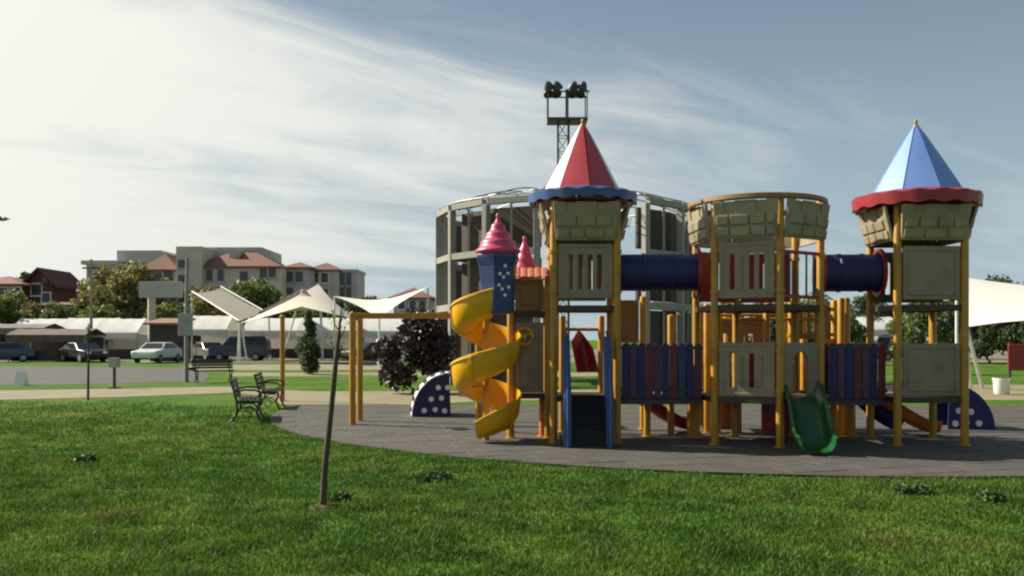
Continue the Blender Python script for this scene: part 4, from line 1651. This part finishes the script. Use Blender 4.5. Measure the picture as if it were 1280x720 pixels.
# ------------------------------------------------------------------ grey round pavilion behind the playground
PVC = Vector((2.05, 34.0))
PVR = 4.85
pv = thing('pavilion', (PVC.x, PVC.y, 0), 'round grey two storey frame pavilion with open lattice ring on top', 'pavilion')
NP = 16
pa = [R(-90 + 360 / NP * (k + 0.35)) for k in range(NP)]
pp = [Vector((PVC.x + PVR * math.cos(a), PVC.y + PVR * math.sin(a), 0)) for a in pa]
solid = []
for p_ in pp:
    ppx = 640 + p_.x / p_.y * F
    solid.append(not (672 < ppx < 803))
for k, p_ in enumerate(pp):
    if not solid[k]:
        continue
    b = MB()
    u = Vector((p_.x - PVC.x, p_.y - PVC.y, 0)).normalized()
    rot = Matrix.Rotation(math.atan2(u.y, u.x), 3, 'Z')
    b.box((p_.x, p_.y, 3.1), (0.24, 0.20, 6.2), rot)
    b.build('column', M_conc, pv, bevel=0.02)
for k in range(NP):
    if not (solid[k] and solid[(k + 1) % NP]):
        continue
    a, c = pp[k], pp[(k + 1) % NP]
    L, ax = fdir(a, c)
    mid = (a + c) / 2
    inw = (Vector((PVC.x, PVC.y, 0)) - mid).normalized() * 0.45
    for z, hh in ((2.75, 0.24), (4.55, 0.22), (6.30, 0.20)):
        MB().beam((a.x + ax.x * .10, a.y + ax.y * .10, z), (c.x - ax.x * .10, c.y - ax.y * .10, z), 0.22, hh).build('ring_beam', M_conc, pv)
    bpx = 640 + mid.x / mid.y * F
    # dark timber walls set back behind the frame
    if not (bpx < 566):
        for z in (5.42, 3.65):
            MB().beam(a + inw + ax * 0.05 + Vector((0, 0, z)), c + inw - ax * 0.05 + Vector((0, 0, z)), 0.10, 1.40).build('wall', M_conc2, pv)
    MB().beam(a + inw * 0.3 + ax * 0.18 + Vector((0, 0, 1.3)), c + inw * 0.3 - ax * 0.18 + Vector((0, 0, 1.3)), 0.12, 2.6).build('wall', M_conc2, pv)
    for z in (5.42, 3.65, 1.9):
        MB().beam(mid + Vector((0, 0, z - 0.74)), mid + Vector((0, 0, z + 0.73)), 0.08, 0.08).build('mullion', M_conc, pv)
# lattice dome of thin tubes on top
for k in range(NP):
    a = pa[k]
    pts_ = []
    for i in range(9):
        u = i / 8
        r = PVR * (1 - 0.62 * u)
        pts_.append((PVC.x + r * math.cos(a), PVC.y + r * math.sin(a), 6.42 + 0.72 * math.sin(u * PI / 2)))
    MB().tube(pts_, 0.024, 6).build('dome_rib', M_steel, pv, smooth=50)
for rr_, zz in ((1.0, 6.46), (0.80, 6.72), (0.38, 7.14)):
    MB().tube([(PVC.x + PVR * rr_ * math.cos(2 * PI * k / 48), PVC.y + PVR * rr_ * math.sin(2 * PI * k / 48), zz) for k in range(48)], 0.022, 6, closed=True).build('dome_ring', M_steel, pv, smooth=50)
for k in range(NP):
    a, c = pa[k], pa[(k + 1) % NP]
    P_ = lambda q, r, z: (PVC.x + PVR * r * math.cos(q), PVC.y + PVR * r * math.sin(q), z)
    MB().tube([P_(a, 1.0, 6.46), P_((a + c) / 2, 0.80, 6.72), P_(c, 1.0, 6.46)], 0.022, 5).build('dome_brace', M_steel, pv, smooth=50)

# floodlight mast
FM = Vector((bx_(704, 47), 47.0, 0))
mz = lambda py: EYE - (py - HOR) * 47 / F
fm = thing('floodlight_mast', FM, 'tall lattice floodlight mast with dark lamps rising behind the red roofed tower', 'mast')
leg = [(-0.28, -0.28), (0.28, -0.28), (0.28, 0.28), (-0.28, 0.28)]
for (x, y) in leg:
    MB().tube([(FM.x + x, FM.y + y, 0), (FM.x + x, FM.y + y, mz(152))], 0.045, 8).build('leg', M_dsteel, fm, smooth=40)
n = 16
for k in range(n):
    z0, z1 = mz(152) * k / n, mz(152) * (k + 1) / n
    b = MB()
    for i in range(4):
        a, c = leg[i], leg[(i + 1) % 4]
        b.tube([(FM.x + a[0], FM.y + a[1], z0), (FM.x + c[0], FM.y + c[1], z1)], 0.022, 5)
        b.tube([(FM.x + a[0], FM.y + a[1], z1), (FM.x + c[0], FM.y + c[1], z1)], 0.022, 5)
    b.build('lattice', M_dsteel, fm)
zpl = mz(151)
MB().bb(FM.x - 0.85, FM.x + 1.25, FM.y - 0.6, FM.y + 0.6, zpl - 0.10, zpl + 0.05).build('platform', M_dsteel, fm)
for x in (-0.82, 0.22, 1.22):
    for y in (-0.57, 0.57):
        MB().tube([(FM.x + x, FM.y + y, zpl), (FM.x + x, FM.y + y, mz(116))], 0.035, 6).build('upright', M_dsteel, fm)
MB().bb(FM.x + 0.12, FM.x + 0.26, FM.y - 0.07, FM.y + 0.07, zpl + 0.052, mz(112)).build('upright', M_dsteel, fm)
for y in (-0.57, 0.57):
    MB().tube([(FM.x - 0.95, FM.y + y, mz(118)), (FM.x + 1.35, FM.y + y, mz(118))], 0.04, 6).build('lamp_bar', M_dsteel, fm)
for x in (-0.80, -0.35, 0.50, 0.98):
    for y in (-0.66, 0.60):
        c = Vector((FM.x + x, FM.y + y, mz(112)))
        rot = Matrix.Rotation(R(35 if y < 0 else -35), 3, 'X') @ Matrix.Rotation(R(18 * (1 if x > 0 else -1)), 3, 'Y')
        l = MB()
        l.lathe((0, 0, 0), [(0.10, 0.24), (0.17, 0.14), (0.25, -0.02), (0.28, -0.14), (0.26, -0.17)], 14)
        l.v = [rot @ (p - Vector((0, 0, 0))) + c for p in l.v]
        l.build('lamp', M_dsteel, fm, smooth=40)


# ------------------------------------------------------------------ shade sails
def sail(name, label, corners, m, poles, sag=0.12, cat='shade sail', tie=None):
    """four-corner tensioned fabric with curved-in edges, on leaning poles"""
    A, B, C, D = [Vector(c) for c in corners]
    cen = (A + B + C + D) / 4
    root = thing(name, (cen.x, cen.y, 0), label, cat)
    n = 14
    gr = []
    for i in range(n + 1):
        u = i / n
        row = []
        for j in range(n + 1):
            v = j / n
            p = A * (1 - u) * (1 - v) + B * u * (1 - v) + C * u * v + D * (1 - u) * v
            e = 4 * u * (1 - u) * (abs(2 * v - 1) ** 2) + 4 * v * (1 - v) * (abs(2 * u - 1) ** 2)
            q = p + (cen - p) * sag * min(1.0, e)
            row.append(q)
        gr.append(row)
    MB().sheet(gr, 0.02).build('fabric', m, root, smooth=60)
    for (p0, p1) in poles:
        MB().tube([p0, p1], 0.06, 8).build('pole', M_wpaint, root, smooth=40)
    return root


D1 = 64  # one sail as two pieces, its sunlit and shaded sides put into colours
sail('shade_sail', 'peaked shade sail, its shaded front painted cream, with white poles left of the swing frame',
     [at(300, 404, D1 - 1), at(376, 383, D1 - 8), at(446, 399, D1 + 1), at(398, 355, D1 + 5)], M_shadefab,
     [(at(300, 404, D1 - 1), G(300, 452) + Vector((0, 0, 0))), (at(398, 357, D1 + 5) , (at(404, 420, D1 + 5).x, D1 + 5, 0)), (at(440, 398, D1 + 1), (at(441, 400, D1 + 1).x, D1 + 1, 0))], 0.10)
sail('shade_sail', 'sunlit ridge of the peaked shade sail, painted white, behind its cream front',
     [at(303, 400, D1 + 7), at(378, 361, D1 + 3), at(402, 357, D1 + 7), at(360, 378, D1 + 14)], M_fabric,
     [(at(303, 400, D1 + 7), (at(310, 400, D1 + 7).x, D1 + 7, 0)), (at(402, 358, D1 + 7), (at(402, 358, D1 + 7).x, D1 + 7, 0)), (at(378, 362, D1 + 3), (at(352, 400, D1 + 3).x, D1 + 3, 0))], 0.12)
D2 = 56
sail('shade_sail', 'white saddle shaped shade sail above the purple tree',
     [at(418, 370, D2 + 5), at(474, 399, D2 - 3), at(535, 359, D2 + 3), at(478, 378, D2 + 11)], M_fabric,
     [(at(418, 370, D2 + 5), (at(418, 370, D2 + 5).x, D2 + 5, 0)), (at(474, 399, D2 - 3), (at(474, 399, D2 - 3).x, D2 - 3, 0)), (at(535, 360, D2 + 3), (at(535, 360, D2 + 3).x, D2 + 3, 0))], 0.14)
D3 = 66
M_rustfab = mat('rust_fabric', (0.45, 0.40, 0.32), 0.8, 0.1, 1.0, trans=0.15)
sail('shade_sail', 'greyish cream tilted shade sail on crossed white poles beside the market',
     [at(240, 366, D3 + 4), at(299, 402, D3 - 1), at(336, 393, D3 + 5), at(276, 360, D3 + 9)], M_rustfab,
     [(at(240, 364, D3 + 4), at(299, 401, D3 - 1)), (at(299, 403, D3 - 1), (at(297, 445, D3 - 1).x, D3 - 1, 0)), (at(301, 403, D3 - 1), (at(309, 445, D3 - 1).x, D3 - 1, 0)),
      (at(276, 358, D3 + 9), at(336, 392, D3 + 5)), (at(336, 392, D3 + 5), (at(338, 445, D3 + 5).x, D3 + 5, 0)), (at(240, 366, D3 + 4), (at(240, 366, D3 + 4).x, D3 + 4, 0))], 0.10)
DR = 29.5
sail('shade_sail', 'large cream shade sail on white poles beyond the blue roofed tower',
     [at(1206, 409, DR - 1.5), at(1330, 398, DR - 4), at(1340, 362, DR + 3), at(1196, 345, DR + 5)], M_fabric,
     [(at(1206, 410, DR - 1.5), G(1213, 486)), (at(1208, 408, DR - 1.4), G(1228, 485)), (at(1196, 347, DR + 5), (at(1196, 347, DR + 5).x, DR + 5, 0)), (at(1330, 399, DR - 4), (at(1330, 399, DR - 4).x, DR - 4, 0)),
      (at(1340, 363, DR + 3), (at(1340, 363, DR + 3).x, DR + 3, 0))], 0.08)


# ------------------------------------------------------------------ market stalls
def stall(px, d, w, dep, h, m, label, rot=0.0, ridge=0.7, goods=M_conc2, val=0.45):
    root = thing('market_stall', (0, 0, 0), label, 'market stall')
    for x in (-w / 2, w / 2):
        for y in (-dep / 2, dep / 2):
            MB().tube([(x, y, 0), (x, y, h + 0.05)], 0.04, 6).build('post', M_steel, root)
    gr = []
    n = 12
    for i in range(n + 1):
        u = i / n
        y = (-0.5 + u) * (dep + 0.5)
        z = h + ridge * (1 - abs(2 * u - 1)) ** 0.85
        row = []
        for j in range(9):
            v = j / 8
            row.append(Vector(((-0.5 + v) * (w + 0.2), y, z - 0.06 * math.sin(PI * ((v * 3) % 1)))))
        gr.append(row)
    MB().sheet(gr, -0.02).build('canopy', m, root, smooth=50)
    gr = []
    for j in range(25):
        v = j / 24
        x = (-0.5 + v) * (w + 0.2)
        gr.append([Vector((x, -(dep + 0.5) / 2 - 0.02, h + 0.02)), Vector((x, -(dep + 0.5) / 2 - 0.03 + 0.02 * math.sin(v * 40), h - val - 0.08 * abs(math.sin(v * 12)))) ])
    MB().sheet(gr, 0.012).build('valance', m, root)
    MB().bb(-w / 2 + 0.1, w / 2 - 0.1, -dep / 2 + 0.1, -dep / 2 + 1.0, 0.04, 0.85).build('counter', goods, root, bevel=0.02)
    MB().bb(-w / 2 + 0.05, w / 2 - 0.05, dep / 2 - 0.12, dep / 2 - 0.06, 0.05, h - 0.1).build('back_cloth', m, root)
    root.location = ((px - 640) * d / F, d, 0.008)
    root.rotation_euler = (0, 0, rot)
    return root


stall(118, 76, 4.2, 3.4, 2.35, M_tent, 'white canopied market stall behind the dark parked car', ridge=1.15)
stall(60, 78, 4.6, 3.2, 2.35, M_tent, 'white canopied market stall behind the brown awning', ridge=1.15)
stall(156, 74, 3.4, 3.2, 2.2, M_tent, 'white canopied market stall left of the white car', ridge=1.2)
stall(186, 80, 3.0, 3.2, 2.1, M_tent, 'white canopied market stall directly behind the brown kiosk', ridge=1.0)
stall(267, 74, 3.2, 3.4, 2.45, M_tent, 'white canopied market stall between the kiosk and the crossed sail poles', ridge=1.2)
stall(345, 78, 4.6, 3.2, 2.4, M_tent, 'white canopied market stall behind the yellow post', ridge=1.15)
stall(412, 77, 4.6, 3.2, 2.4, M_tent, 'white canopied market stall behind the slender conifer', ridge=1.15)
stall(478, 72, 3.4, 3.2, 2.3, M_tent, 'white canopied market stall seen past the swing frame legs', ridge=1.15)
stall(1070, 78, 6.0, 3.2, 2.5, M_tent, 'white canopied market stall seen between the bridge and tube tunnel', ridge=1.15)
stall(985, 80, 5.0, 3.2, 2.4, M_tent, 'white canopied market stall seen through the six sided tower', ridge=1.15)
M_brown = mat('brown_awning', (0.12, 0.085, 0.065), 0.8, 0.15, 1.5)
stall(72, 66, 5.6, 3.0, 1.95, M_brown, 'long brown awning stall beside the dark parked car', ridge=0.5)
stall(34, 70, 4.2, 3.0, 2.5, mat('grey_awning', (0.16, 0.14, 0.12), 0.8, 0.15, 1.5), 'grey brown awning stall behind the blue car', ridge=0.4)

# brown kiosk
kd = 66
kx0, kx1 = bx_(188, kd), bx_(224, kd)
kk = thing('kiosk', ((kx0 + kx1) / 2, kd, 0), 'dark brown wooden kiosk with flat rusty roof', 'kiosk')
MB().bb(kx0, kx1, kd, kd + 2.2, 0.0, bz_(404, kd)).build('wall', M_conc2, kk)
nb_ = 8
for k in range(nb_):
    z0 = 0.05 + k * (bz_(404, kd) - 0.1) / nb_
    MB().bb(kx0 - 0.02, kx1 + 0.02, kd - 0.045, kd - 0.004, z0 + 0.012, z0 + (bz_(404, kd) - 0.1) / nb_ - 0.012).build('plank', M_conc2, kk)
MB().prism([(kx0 - 0.3, kd - 0.6, bz_(406, kd)), (kx1 + 0.3, kd - 0.6, bz_(406, kd)), (kx1 + 0.3, kd + 2.6, bz_(399, kd)), (kx0 - 0.3, kd + 2.6, bz_(399, kd))], (0, 0, 0.14)).build('roof', mat('rust_sheet', (0.24, 0.13, 0.08), 0.8, 0.2, 2.0), kk)


# ------------------------------------------------------------------ vehicles
def car(px, d, paint, label, yaw, van=False):
    root = thing('parked_car', (0, 0, 0), label, 'car')
    W2 = 0.86
    if van:
        prof = [(-2.15, .35), (-2.2, .8), (-2.05, 1.1), (-1.2, 1.2), (-0.7, 1.85), (2.0, 1.9), (2.15, 1.6), (2.2, .8), (2.15, .35)]
        win = [(-1.05, 1.22), (-0.62, 1.75), (1.95, 1.78), (2.02, 1.22)]
    else:
        prof = [(-2.1, .35), (-2.18, .62), (-2.08, .82), (-1.05, .95), (-0.35, 1.40), (0.95, 1.43), (1.60, 1.02), (2.08, .95), (2.15, .65), (2.1, .35)]
        win = [(-0.92, .98), (-0.32, 1.34), (0.90, 1.36), (1.42, 1.0)]
    b = MB()
    rows = []
    for (x, z) in prof:
        in_ = max(0, (z - 0.95)) * 0.32
        rows.append((x, z, W2 - in_))
    k = len(rows)
    vs = [Vector((x, -w, z)) for x, z, w in rows] + [Vector((x, w, z)) for x, z, w in rows]
    fs = [tuple(range(k)), tuple(range(2 * k - 1, k - 1, -1))] + [((i + 1) % k, i, k + i, k + (i + 1) % k) for i in range(k)]
    b.add(vs, fs)
    b.build('body', paint, root, bevel=0.06)
    for s in (-1, 1):
        q = [Vector((x, s * (W2 - max(0, z - .95) * .32 + 0.012), z)) for x, z in win]
        xm0 = (q[0].x + q[3].x) / 2
        MB().prism(q, (0, -0.03 * s, 0)).build('side_window', M_glass, root)
    i = 3
    for (ia, ib) in (((3, 4), (5, 6)) if not van else ((3, 4), (6, 7))):
        xa, za, wa = rows[ia]
        xb, zb, wb = rows[ib]
        dv = Vector((xb - xa, 0, zb - za)).normalized()
        nr = Vector((-dv.z, 0, dv.x))
        off = nr * 0.012
        pa_, pb_ = Vector((xa, 0, za)) + dv * 0.06, Vector((xb, 0, zb)) - dv * (0.06 if not van else 0.4)
        q = [pa_ + Vector((0, -wa + .1, 0)), pa_ + Vector((0, wa - .1, 0)), pb_ + Vector((0, wb - .1, 0)), pb_ + Vector((0, -wb + .1, 0))]
        MB().prism([p + off for p in q], -nr * 0.03).build('windscreen', M_glass, root)
    for x in (-1.35, 1.35):
        for s in (-1, 1):
            w_ = MB().tube([(x, s * (W2 - 0.16), 0.31), (x, s * (W2 + 0.02), 0.31)], 0.31, 18).build('wheel', M_tyre, root, smooth=40)
            MB().tube([(x, s * (W2 + 0.0), 0.31), (x, s * (W2 + 0.03), 0.31)], 0.19, 14).build('rim', M_steel, w_, smooth=40)
    for s in (-1, 1):
        MB().box((-2.13, s * 0.58, 0.70), (0.10, 0.30, 0.13)).build('headlight', M_wpaint, root, bevel=0.02)
        MB().box((2.10, s * 0.62, 0.78), (0.10, 0.24, 0.14)).build('tail_light', M_red, root, bevel=0.02)
    root.location = ((px - 640) * d / F, d, 0.012)
    root.rotation_euler = (0, 0, yaw)
    return root


P_white = mat('car_white', (0.75, 0.75, 0.72), 0.3, 0.03, 2.0, coat=0.4)
P_blue = mat('car_blue', (0.03, 0.06, 0.12), 0.3, 0.03, 2.0, coat=0.4)
P_dark = mat('car_dark', (0.03, 0.028, 0.028), 0.3, 0.03, 2.0, coat=0.4)
P_silver = mat('car_silver', (0.16, 0.16, 0.155), 0.3, 0.03, 2.0, coat=0.4)
P_red = mat('car_red', (0.35, 0.03, 0.03), 0.3, 0.03, 2.0, coat=0.4)
car(197, 62.5, P_white, 'small white car parked in front of the brown kiosk', R(86))
car(2, 64, P_blue, 'dark blue car parked at the end of the grey awning', R(30))
car(104, 64, P_dark, 'dark car parked in front of the brown awning', R(140))
car(464, 68, P_dark, 'dark car parked behind the swing frame legs', R(40))
car(262, 70, P_silver, 'silver car parked beside the tilted greyish sail', R(130))
car(300, 68, P_dark, 'dark van parked behind the crossed sail poles', R(4), van=True)
car(1045, 66, P_white, 'white car parked far behind the bridge', R(4))
car(1128, 68, P_silver, 'silver van parked far behind the blue roofed tower', R(176), van=True)

# ------------------------------------------------------------------ poles, signs, bins
p = G(110, 500)
sg = thing('sapling', p, 'thin dark sapling with a tiny crown by the beige path', 'tree')
MB().tube([(p.x, p.y, 0), (p.x + .01, p.y, 0.9), (p.x + 0.02, p.y, 2.05)], [0.035, 0.03, 0.012], 8).build('trunk', M_bark, sg, smooth=50)
rng = np.random.default_rng(77)
V = leaf_arrays(rng, np.array([(0.02, 0, 1.9), (0.05, 0.03, 1.75), (-0.04, 0, 1.65)]), np.array([(.07, .07, .14)] * 3), 160, 0.03)
o = bpy.data.objects.new('crown', quads_mesh('crown', V, M_leafB))
COL.objects.link(o)
o.parent = sg

p = G(143, 486)
pm = thing('bollard_box', p, 'grey box on a short dark post beside the car park', 'service box')
MB().tube([(p.x, p.y, 0), (p.x, p.y, 0.72)], 0.05, 8).build('post', M_dsteel, pm, smooth=40)
MB().bb(p.x - 0.15, p.x + 0.15, p.y - 0.1, p.y + 0.1, 0.70, 1.02).build('box', M_steel, pm, bevel=0.015)
MB().bb(p.x - 0.16, p.x + 0.16, p.y - 0.13, p.y + 0.13, 0.0, 0.05).build('foot', M_dsteel, pm)

p = G(233, 478)
zt = EYE - (322 - HOR) * p.y / F
lp = thing('lamp_post', p, 'tall pale pole with a grey box sign in front of the kiosk', 'pole')
MB().tube([(p.x, p.y, 0), (p.x, p.y, zt * 0.5), (p.x + 0.02, p.y, zt)], [0.085, 0.07, 0.05], 10).build('pole', M_conc, lp, smooth=40)
zb0, zb1 = EYE - (420 - HOR) * p.y / F, EYE - (392 - HOR) * p.y / F
MB().bb(p.x - 0.28, p.x + 0.28, p.y - 0.14, p.y - 0.075, zb0, zb1).build('sign_box', M_steel, lp, bevel=0.02)
p = Vector((bx_(114, 70), 70, 0))
ut = thing('utility_pole', p, 'slim pale utility pole with a crossarm among the garden trees', 'pole')
zt = bz_(324, 70)
MB().tube([(p.x, p.y, 0), (p.x, p.y, zt)], [0.13, 0.09], 8).build('pole', M_conc, ut, smooth=40)
MB().bb(p.x - 0.7, p.x + 0.7, p.y - 0.05, p.y + 0.05, bz_(336, 70) , bz_(334, 70)).build('crossarm', M_dsteel, ut)
# billboard
bd = 72
bb_ = thing('billboard', (bx_(200, bd), bd, 0), 'blank grey roadside billboard on a pale post', 'billboard')
MB().bb(bx_(174, bd), bx_(228, bd), bd - 0.1, bd + 0.1, bz_(372, bd), bz_(352, bd)).build('board', M_plaster2, bb_, bevel=0.03)
MB().tube([(bx_(188, bd), bd + 0.25, 0), (bx_(188, bd), bd + 0.25, bz_(360, bd))], 0.30, 10).build('post', M_plaster, bb_, smooth=40)
# litter bin on the right
p = G(1252, 493)
wb = thing('litter_bin', p, 'squat white litter bin on the path beside the large cream shade sail', 'bin')
MB().lathe((p.x, p.y, 0), [(0.17, 0.0), (0.21, 0.05), (0.23, 0.40), (0.25, 0.44), (0.25, 0.48), (0.20, 0.48)], 18).build('body', M_wpaint, wb, smooth=40)
MB().lathe((p.x, p.y, 0), [(0.19, 0.482), (0.19, 0.50), (0.10, 0.51)], 18).build('lid', M_dsteel, wb, smooth=40)
# red rocker panel on the right edge
rp_ = thing('red_signboard', (bx_(1272, 34), 34, 0), 'dark red board on two posts under the cream sail right of the blue roofed tower', 'board')
MB().bb(bx_(1260, 34), bx_(1296, 34), 33.95, 34.05, bz_(463, 34), bz_(430, 34)).build('panel', M_red, rp_, bevel=0.03)
for px in (1264, 1292):
    MB().tube([(bx_(px, 34), 34.1, 0), (bx_(px, 34), 34.1, bz_(428, 34))], 0.05, 8).build('post', M_dsteel, rp_, smooth=40)
p = G(27, 482)
fb = thing('folding_board', p, 'small white folding board standing on the car park', 'board')
for sgn in (-1, 1):
    MB().prism([(p.x - 0.17, p.y + 0.16 * sgn, 0.01), (p.x + 0.17, p.y + 0.16 * sgn, 0.01), (p.x + 0.15, p.y + 0.02 * sgn, 0.50), (p.x - 0.15, p.y + 0.02 * sgn, 0.50)], (0, 0.018 * sgn, 0)).build('leaf_board', M_wpaint, fb)
p = G(575, 539)
dc = MB()
dc.lathe((p.x, p.y, 0), [(0.15, 0.02), (0.15, 0.042), (0.13, 0.05), (0.10, 0.046), (0.08, 0.052)], 20)
tag(dc.build('drain_cover', M_iron, loc=(p.x, p.y, 0), smooth=40), 'round black drain cover in the paving beside the spiral slide', 'drain cover')
# gull
gp = at(2, 275, 60)
gl = MB()
gl.tube([gp + Vector((-.28, 0, .02)), gp, gp + Vector((.25, 0, .0)), gp + Vector((.4, 0, .02))], [.02, .07, .06, .01], 8)
for s in (-1, 1):
    gl.prism([gp + Vector((-.1, s * .04, .03)), gp + Vector((.14, s * .04, .03)), gp + Vector((.1, s * .35, .22)), gp + Vector((.2, s * .75, .12)), gp + Vector((-.02, s * .36, .24))], (0, 0, .015))
tag(gl.build('gull', M_dsteel, loc=tuple(gp)), 'small dark bird flying in the bright sky', 'bird')


# ------------------------------------------------------------------ lawn
def vnoise(x, y, seed):
    rg_ = np.random.default_rng(seed)
    T = rg_.uniform(0, 1, (64, 64))
    xi = np.floor(x).astype(int)
    yi = np.floor(y).astype(int)
    fx, fy = x - xi, y - yi
    fx = fx * fx * (3 - 2 * fx)
    fy = fy * fy * (3 - 2 * fy)
    q = lambda a, b: T[a % 64, b % 64]
    return (q(xi, yi) * (1 - fx) + q(xi + 1, yi) * fx) * (1 - fy) + (q(xi, yi + 1) * (1 - fx) + q(xi + 1, yi + 1) * fx) * fy


def grass_field(nb, seed):
    rg_ = np.random.default_rng(seed)
    xs, ys = [], []
    tot = 0
    while tot < nb:
        y = 3.5 + 20.0 * rg_.beta(1.0, 1.9, 200000)
        x = rg_.uniform(-1, 1, 200000) * (0.72 * y + 1.5)
        inpl = ((x - PC.x) ** 2 + (y - PC.y) ** 2 < (PR - 0.02) ** 2)
        # stay off the path on the left
        off = y > (23.0 - 0.06 * np.maximum(0, -x - 6) * 0) + 0.0
        # behind the plaza's back edge nothing grows tall
        keep = ~inpl & ~off & ~((x > -5) & (y > 21.0)) & ~((x > -8.5) & (y > 20.6 + 0.35 * np.maximum(0.0, -x - 5.0)))
        xs.append(x[keep])
        ys.append(y[keep])
        tot += keep.sum()
    x = np.concatenate(xs)[:nb]
    y = np.concatenate(ys)[:nb]
    tuft = vnoise(x * 3.2 + 7, y * 3.2 + 3, 5)
    tuft2 = vnoise(x * 0.7 + 2, y * 0.7 + 9, 6)
    keep = rg_.uniform(0, 1, nb) < (0.35 + 0.8 * tuft)
    x, y, tuft, tuft2 = x[keep], y[keep], tuft[keep], tuft2[keep]
    n = len(x)
    h = (0.018 + 0.030 * tuft ** 1.5 + 0.014 * tuft2) * rg_.uniform(0.6, 1.35, n)
    w = rg_.uniform(0.0028, 0.0055, n) * (0.8 + 0.05 * y)
    a = rg_.uniform(0, 2 * PI, n)
    ux, uy = np.cos(a), np.sin(a)
    b = rg_.uniform(0, 2 * PI, n)
    ln = rg_.uniform(0.15, 0.9, n) * h
    lx, ly = np.cos(b) * ln, np.sin(b) * ln
    z0 = np.full(n, -0.004)
    V = np.zeros((n, 5, 3), np.float32)
    V[:, 0] = np.stack([x - ux * w, y - uy * w, z0], 1)
    V[:, 1] = np.stack([x + ux * w, y + uy * w, z0], 1)
    V[:, 2] = np.stack([x + ux * w * .8 + lx * .35, y + uy * w * .8 + ly * .35, h * .6], 1)
    V[:, 3] = np.stack([x - ux * w * .8 + lx * .35, y - uy * w * .8 + ly * .35, h * .6], 1)
    V[:, 4] = np.stack([x + lx, y + ly, h], 1)
    me = bpy.data.meshes.new('lawn_grass')
    me.vertices.add(5 * n)
    me.vertices.foreach_set('co', V.ravel())
    base = np.arange(n, dtype=np.int32) * 5
    loops = np.stack([base, base + 1, base + 2, base + 3, base + 3, base + 2, base + 4], 1).ravel()
    me.loops.add(7 * n)
    me.loops.foreach_set('vertex_index', loops)
    starts = np.stack([np.arange(n) * 7, np.arange(n) * 7 + 4], 1).ravel().astype(np.int32)
    me.polygons.add(2 * n)
    me.polygons.foreach_set('loop_start', starts)
    me.update(calc_edges=True)
    me.materials.append(M_blade)
    o = bpy.data.objects.new('lawn_grass', me)
    COL.objects.link(o)
    o['kind'] = 'stuff'
    o['label'] = 'short uneven green grass of the lawn'
    o['category'] = 'grass'
    return o


grass_field(520000, 1)

# darker broad-leaved weeds in the lawn
wl_ = [(537, 600, .22, 'wide dark weed clump on the lawn in front of the spiral slide'), (105, 577, .14, 'small dark weed clump on the open lawn left of the benches'),
       (1140, 617, .17, 'dark weed clump on the lawn in front of the blue roofed tower'), (1238, 628, .12, 'small dark weed clump right of the weeds before the blue roofed tower'),
       (425, 628, .10, 'little dark weed clump at the foot of the young tree')]
for k, (px, py, r, lb) in enumerate(wl_):
    p = G(px, py)
    rng = np.random.default_rng(100 + k)
    cs = np.array([(rng.uniform(-r, r) * 0.8, rng.uniform(-r, r) * 0.8, 0.03) for _ in range(7)])
    V = leaf_arrays(rng, cs, np.array([(r * .45, r * .45, 0.065)] * 7), 620, 0.026)
    V[:, 2] = np.abs(V[:, 2]) + 0.0
    o = bpy.data.objects.new('weed_clump', quads_mesh('weed_clump', V, M_weed))
    COL.objects.link(o)
    o.location = (p.x, p.y, 0.0)
    tag(o, lb, 'plant')
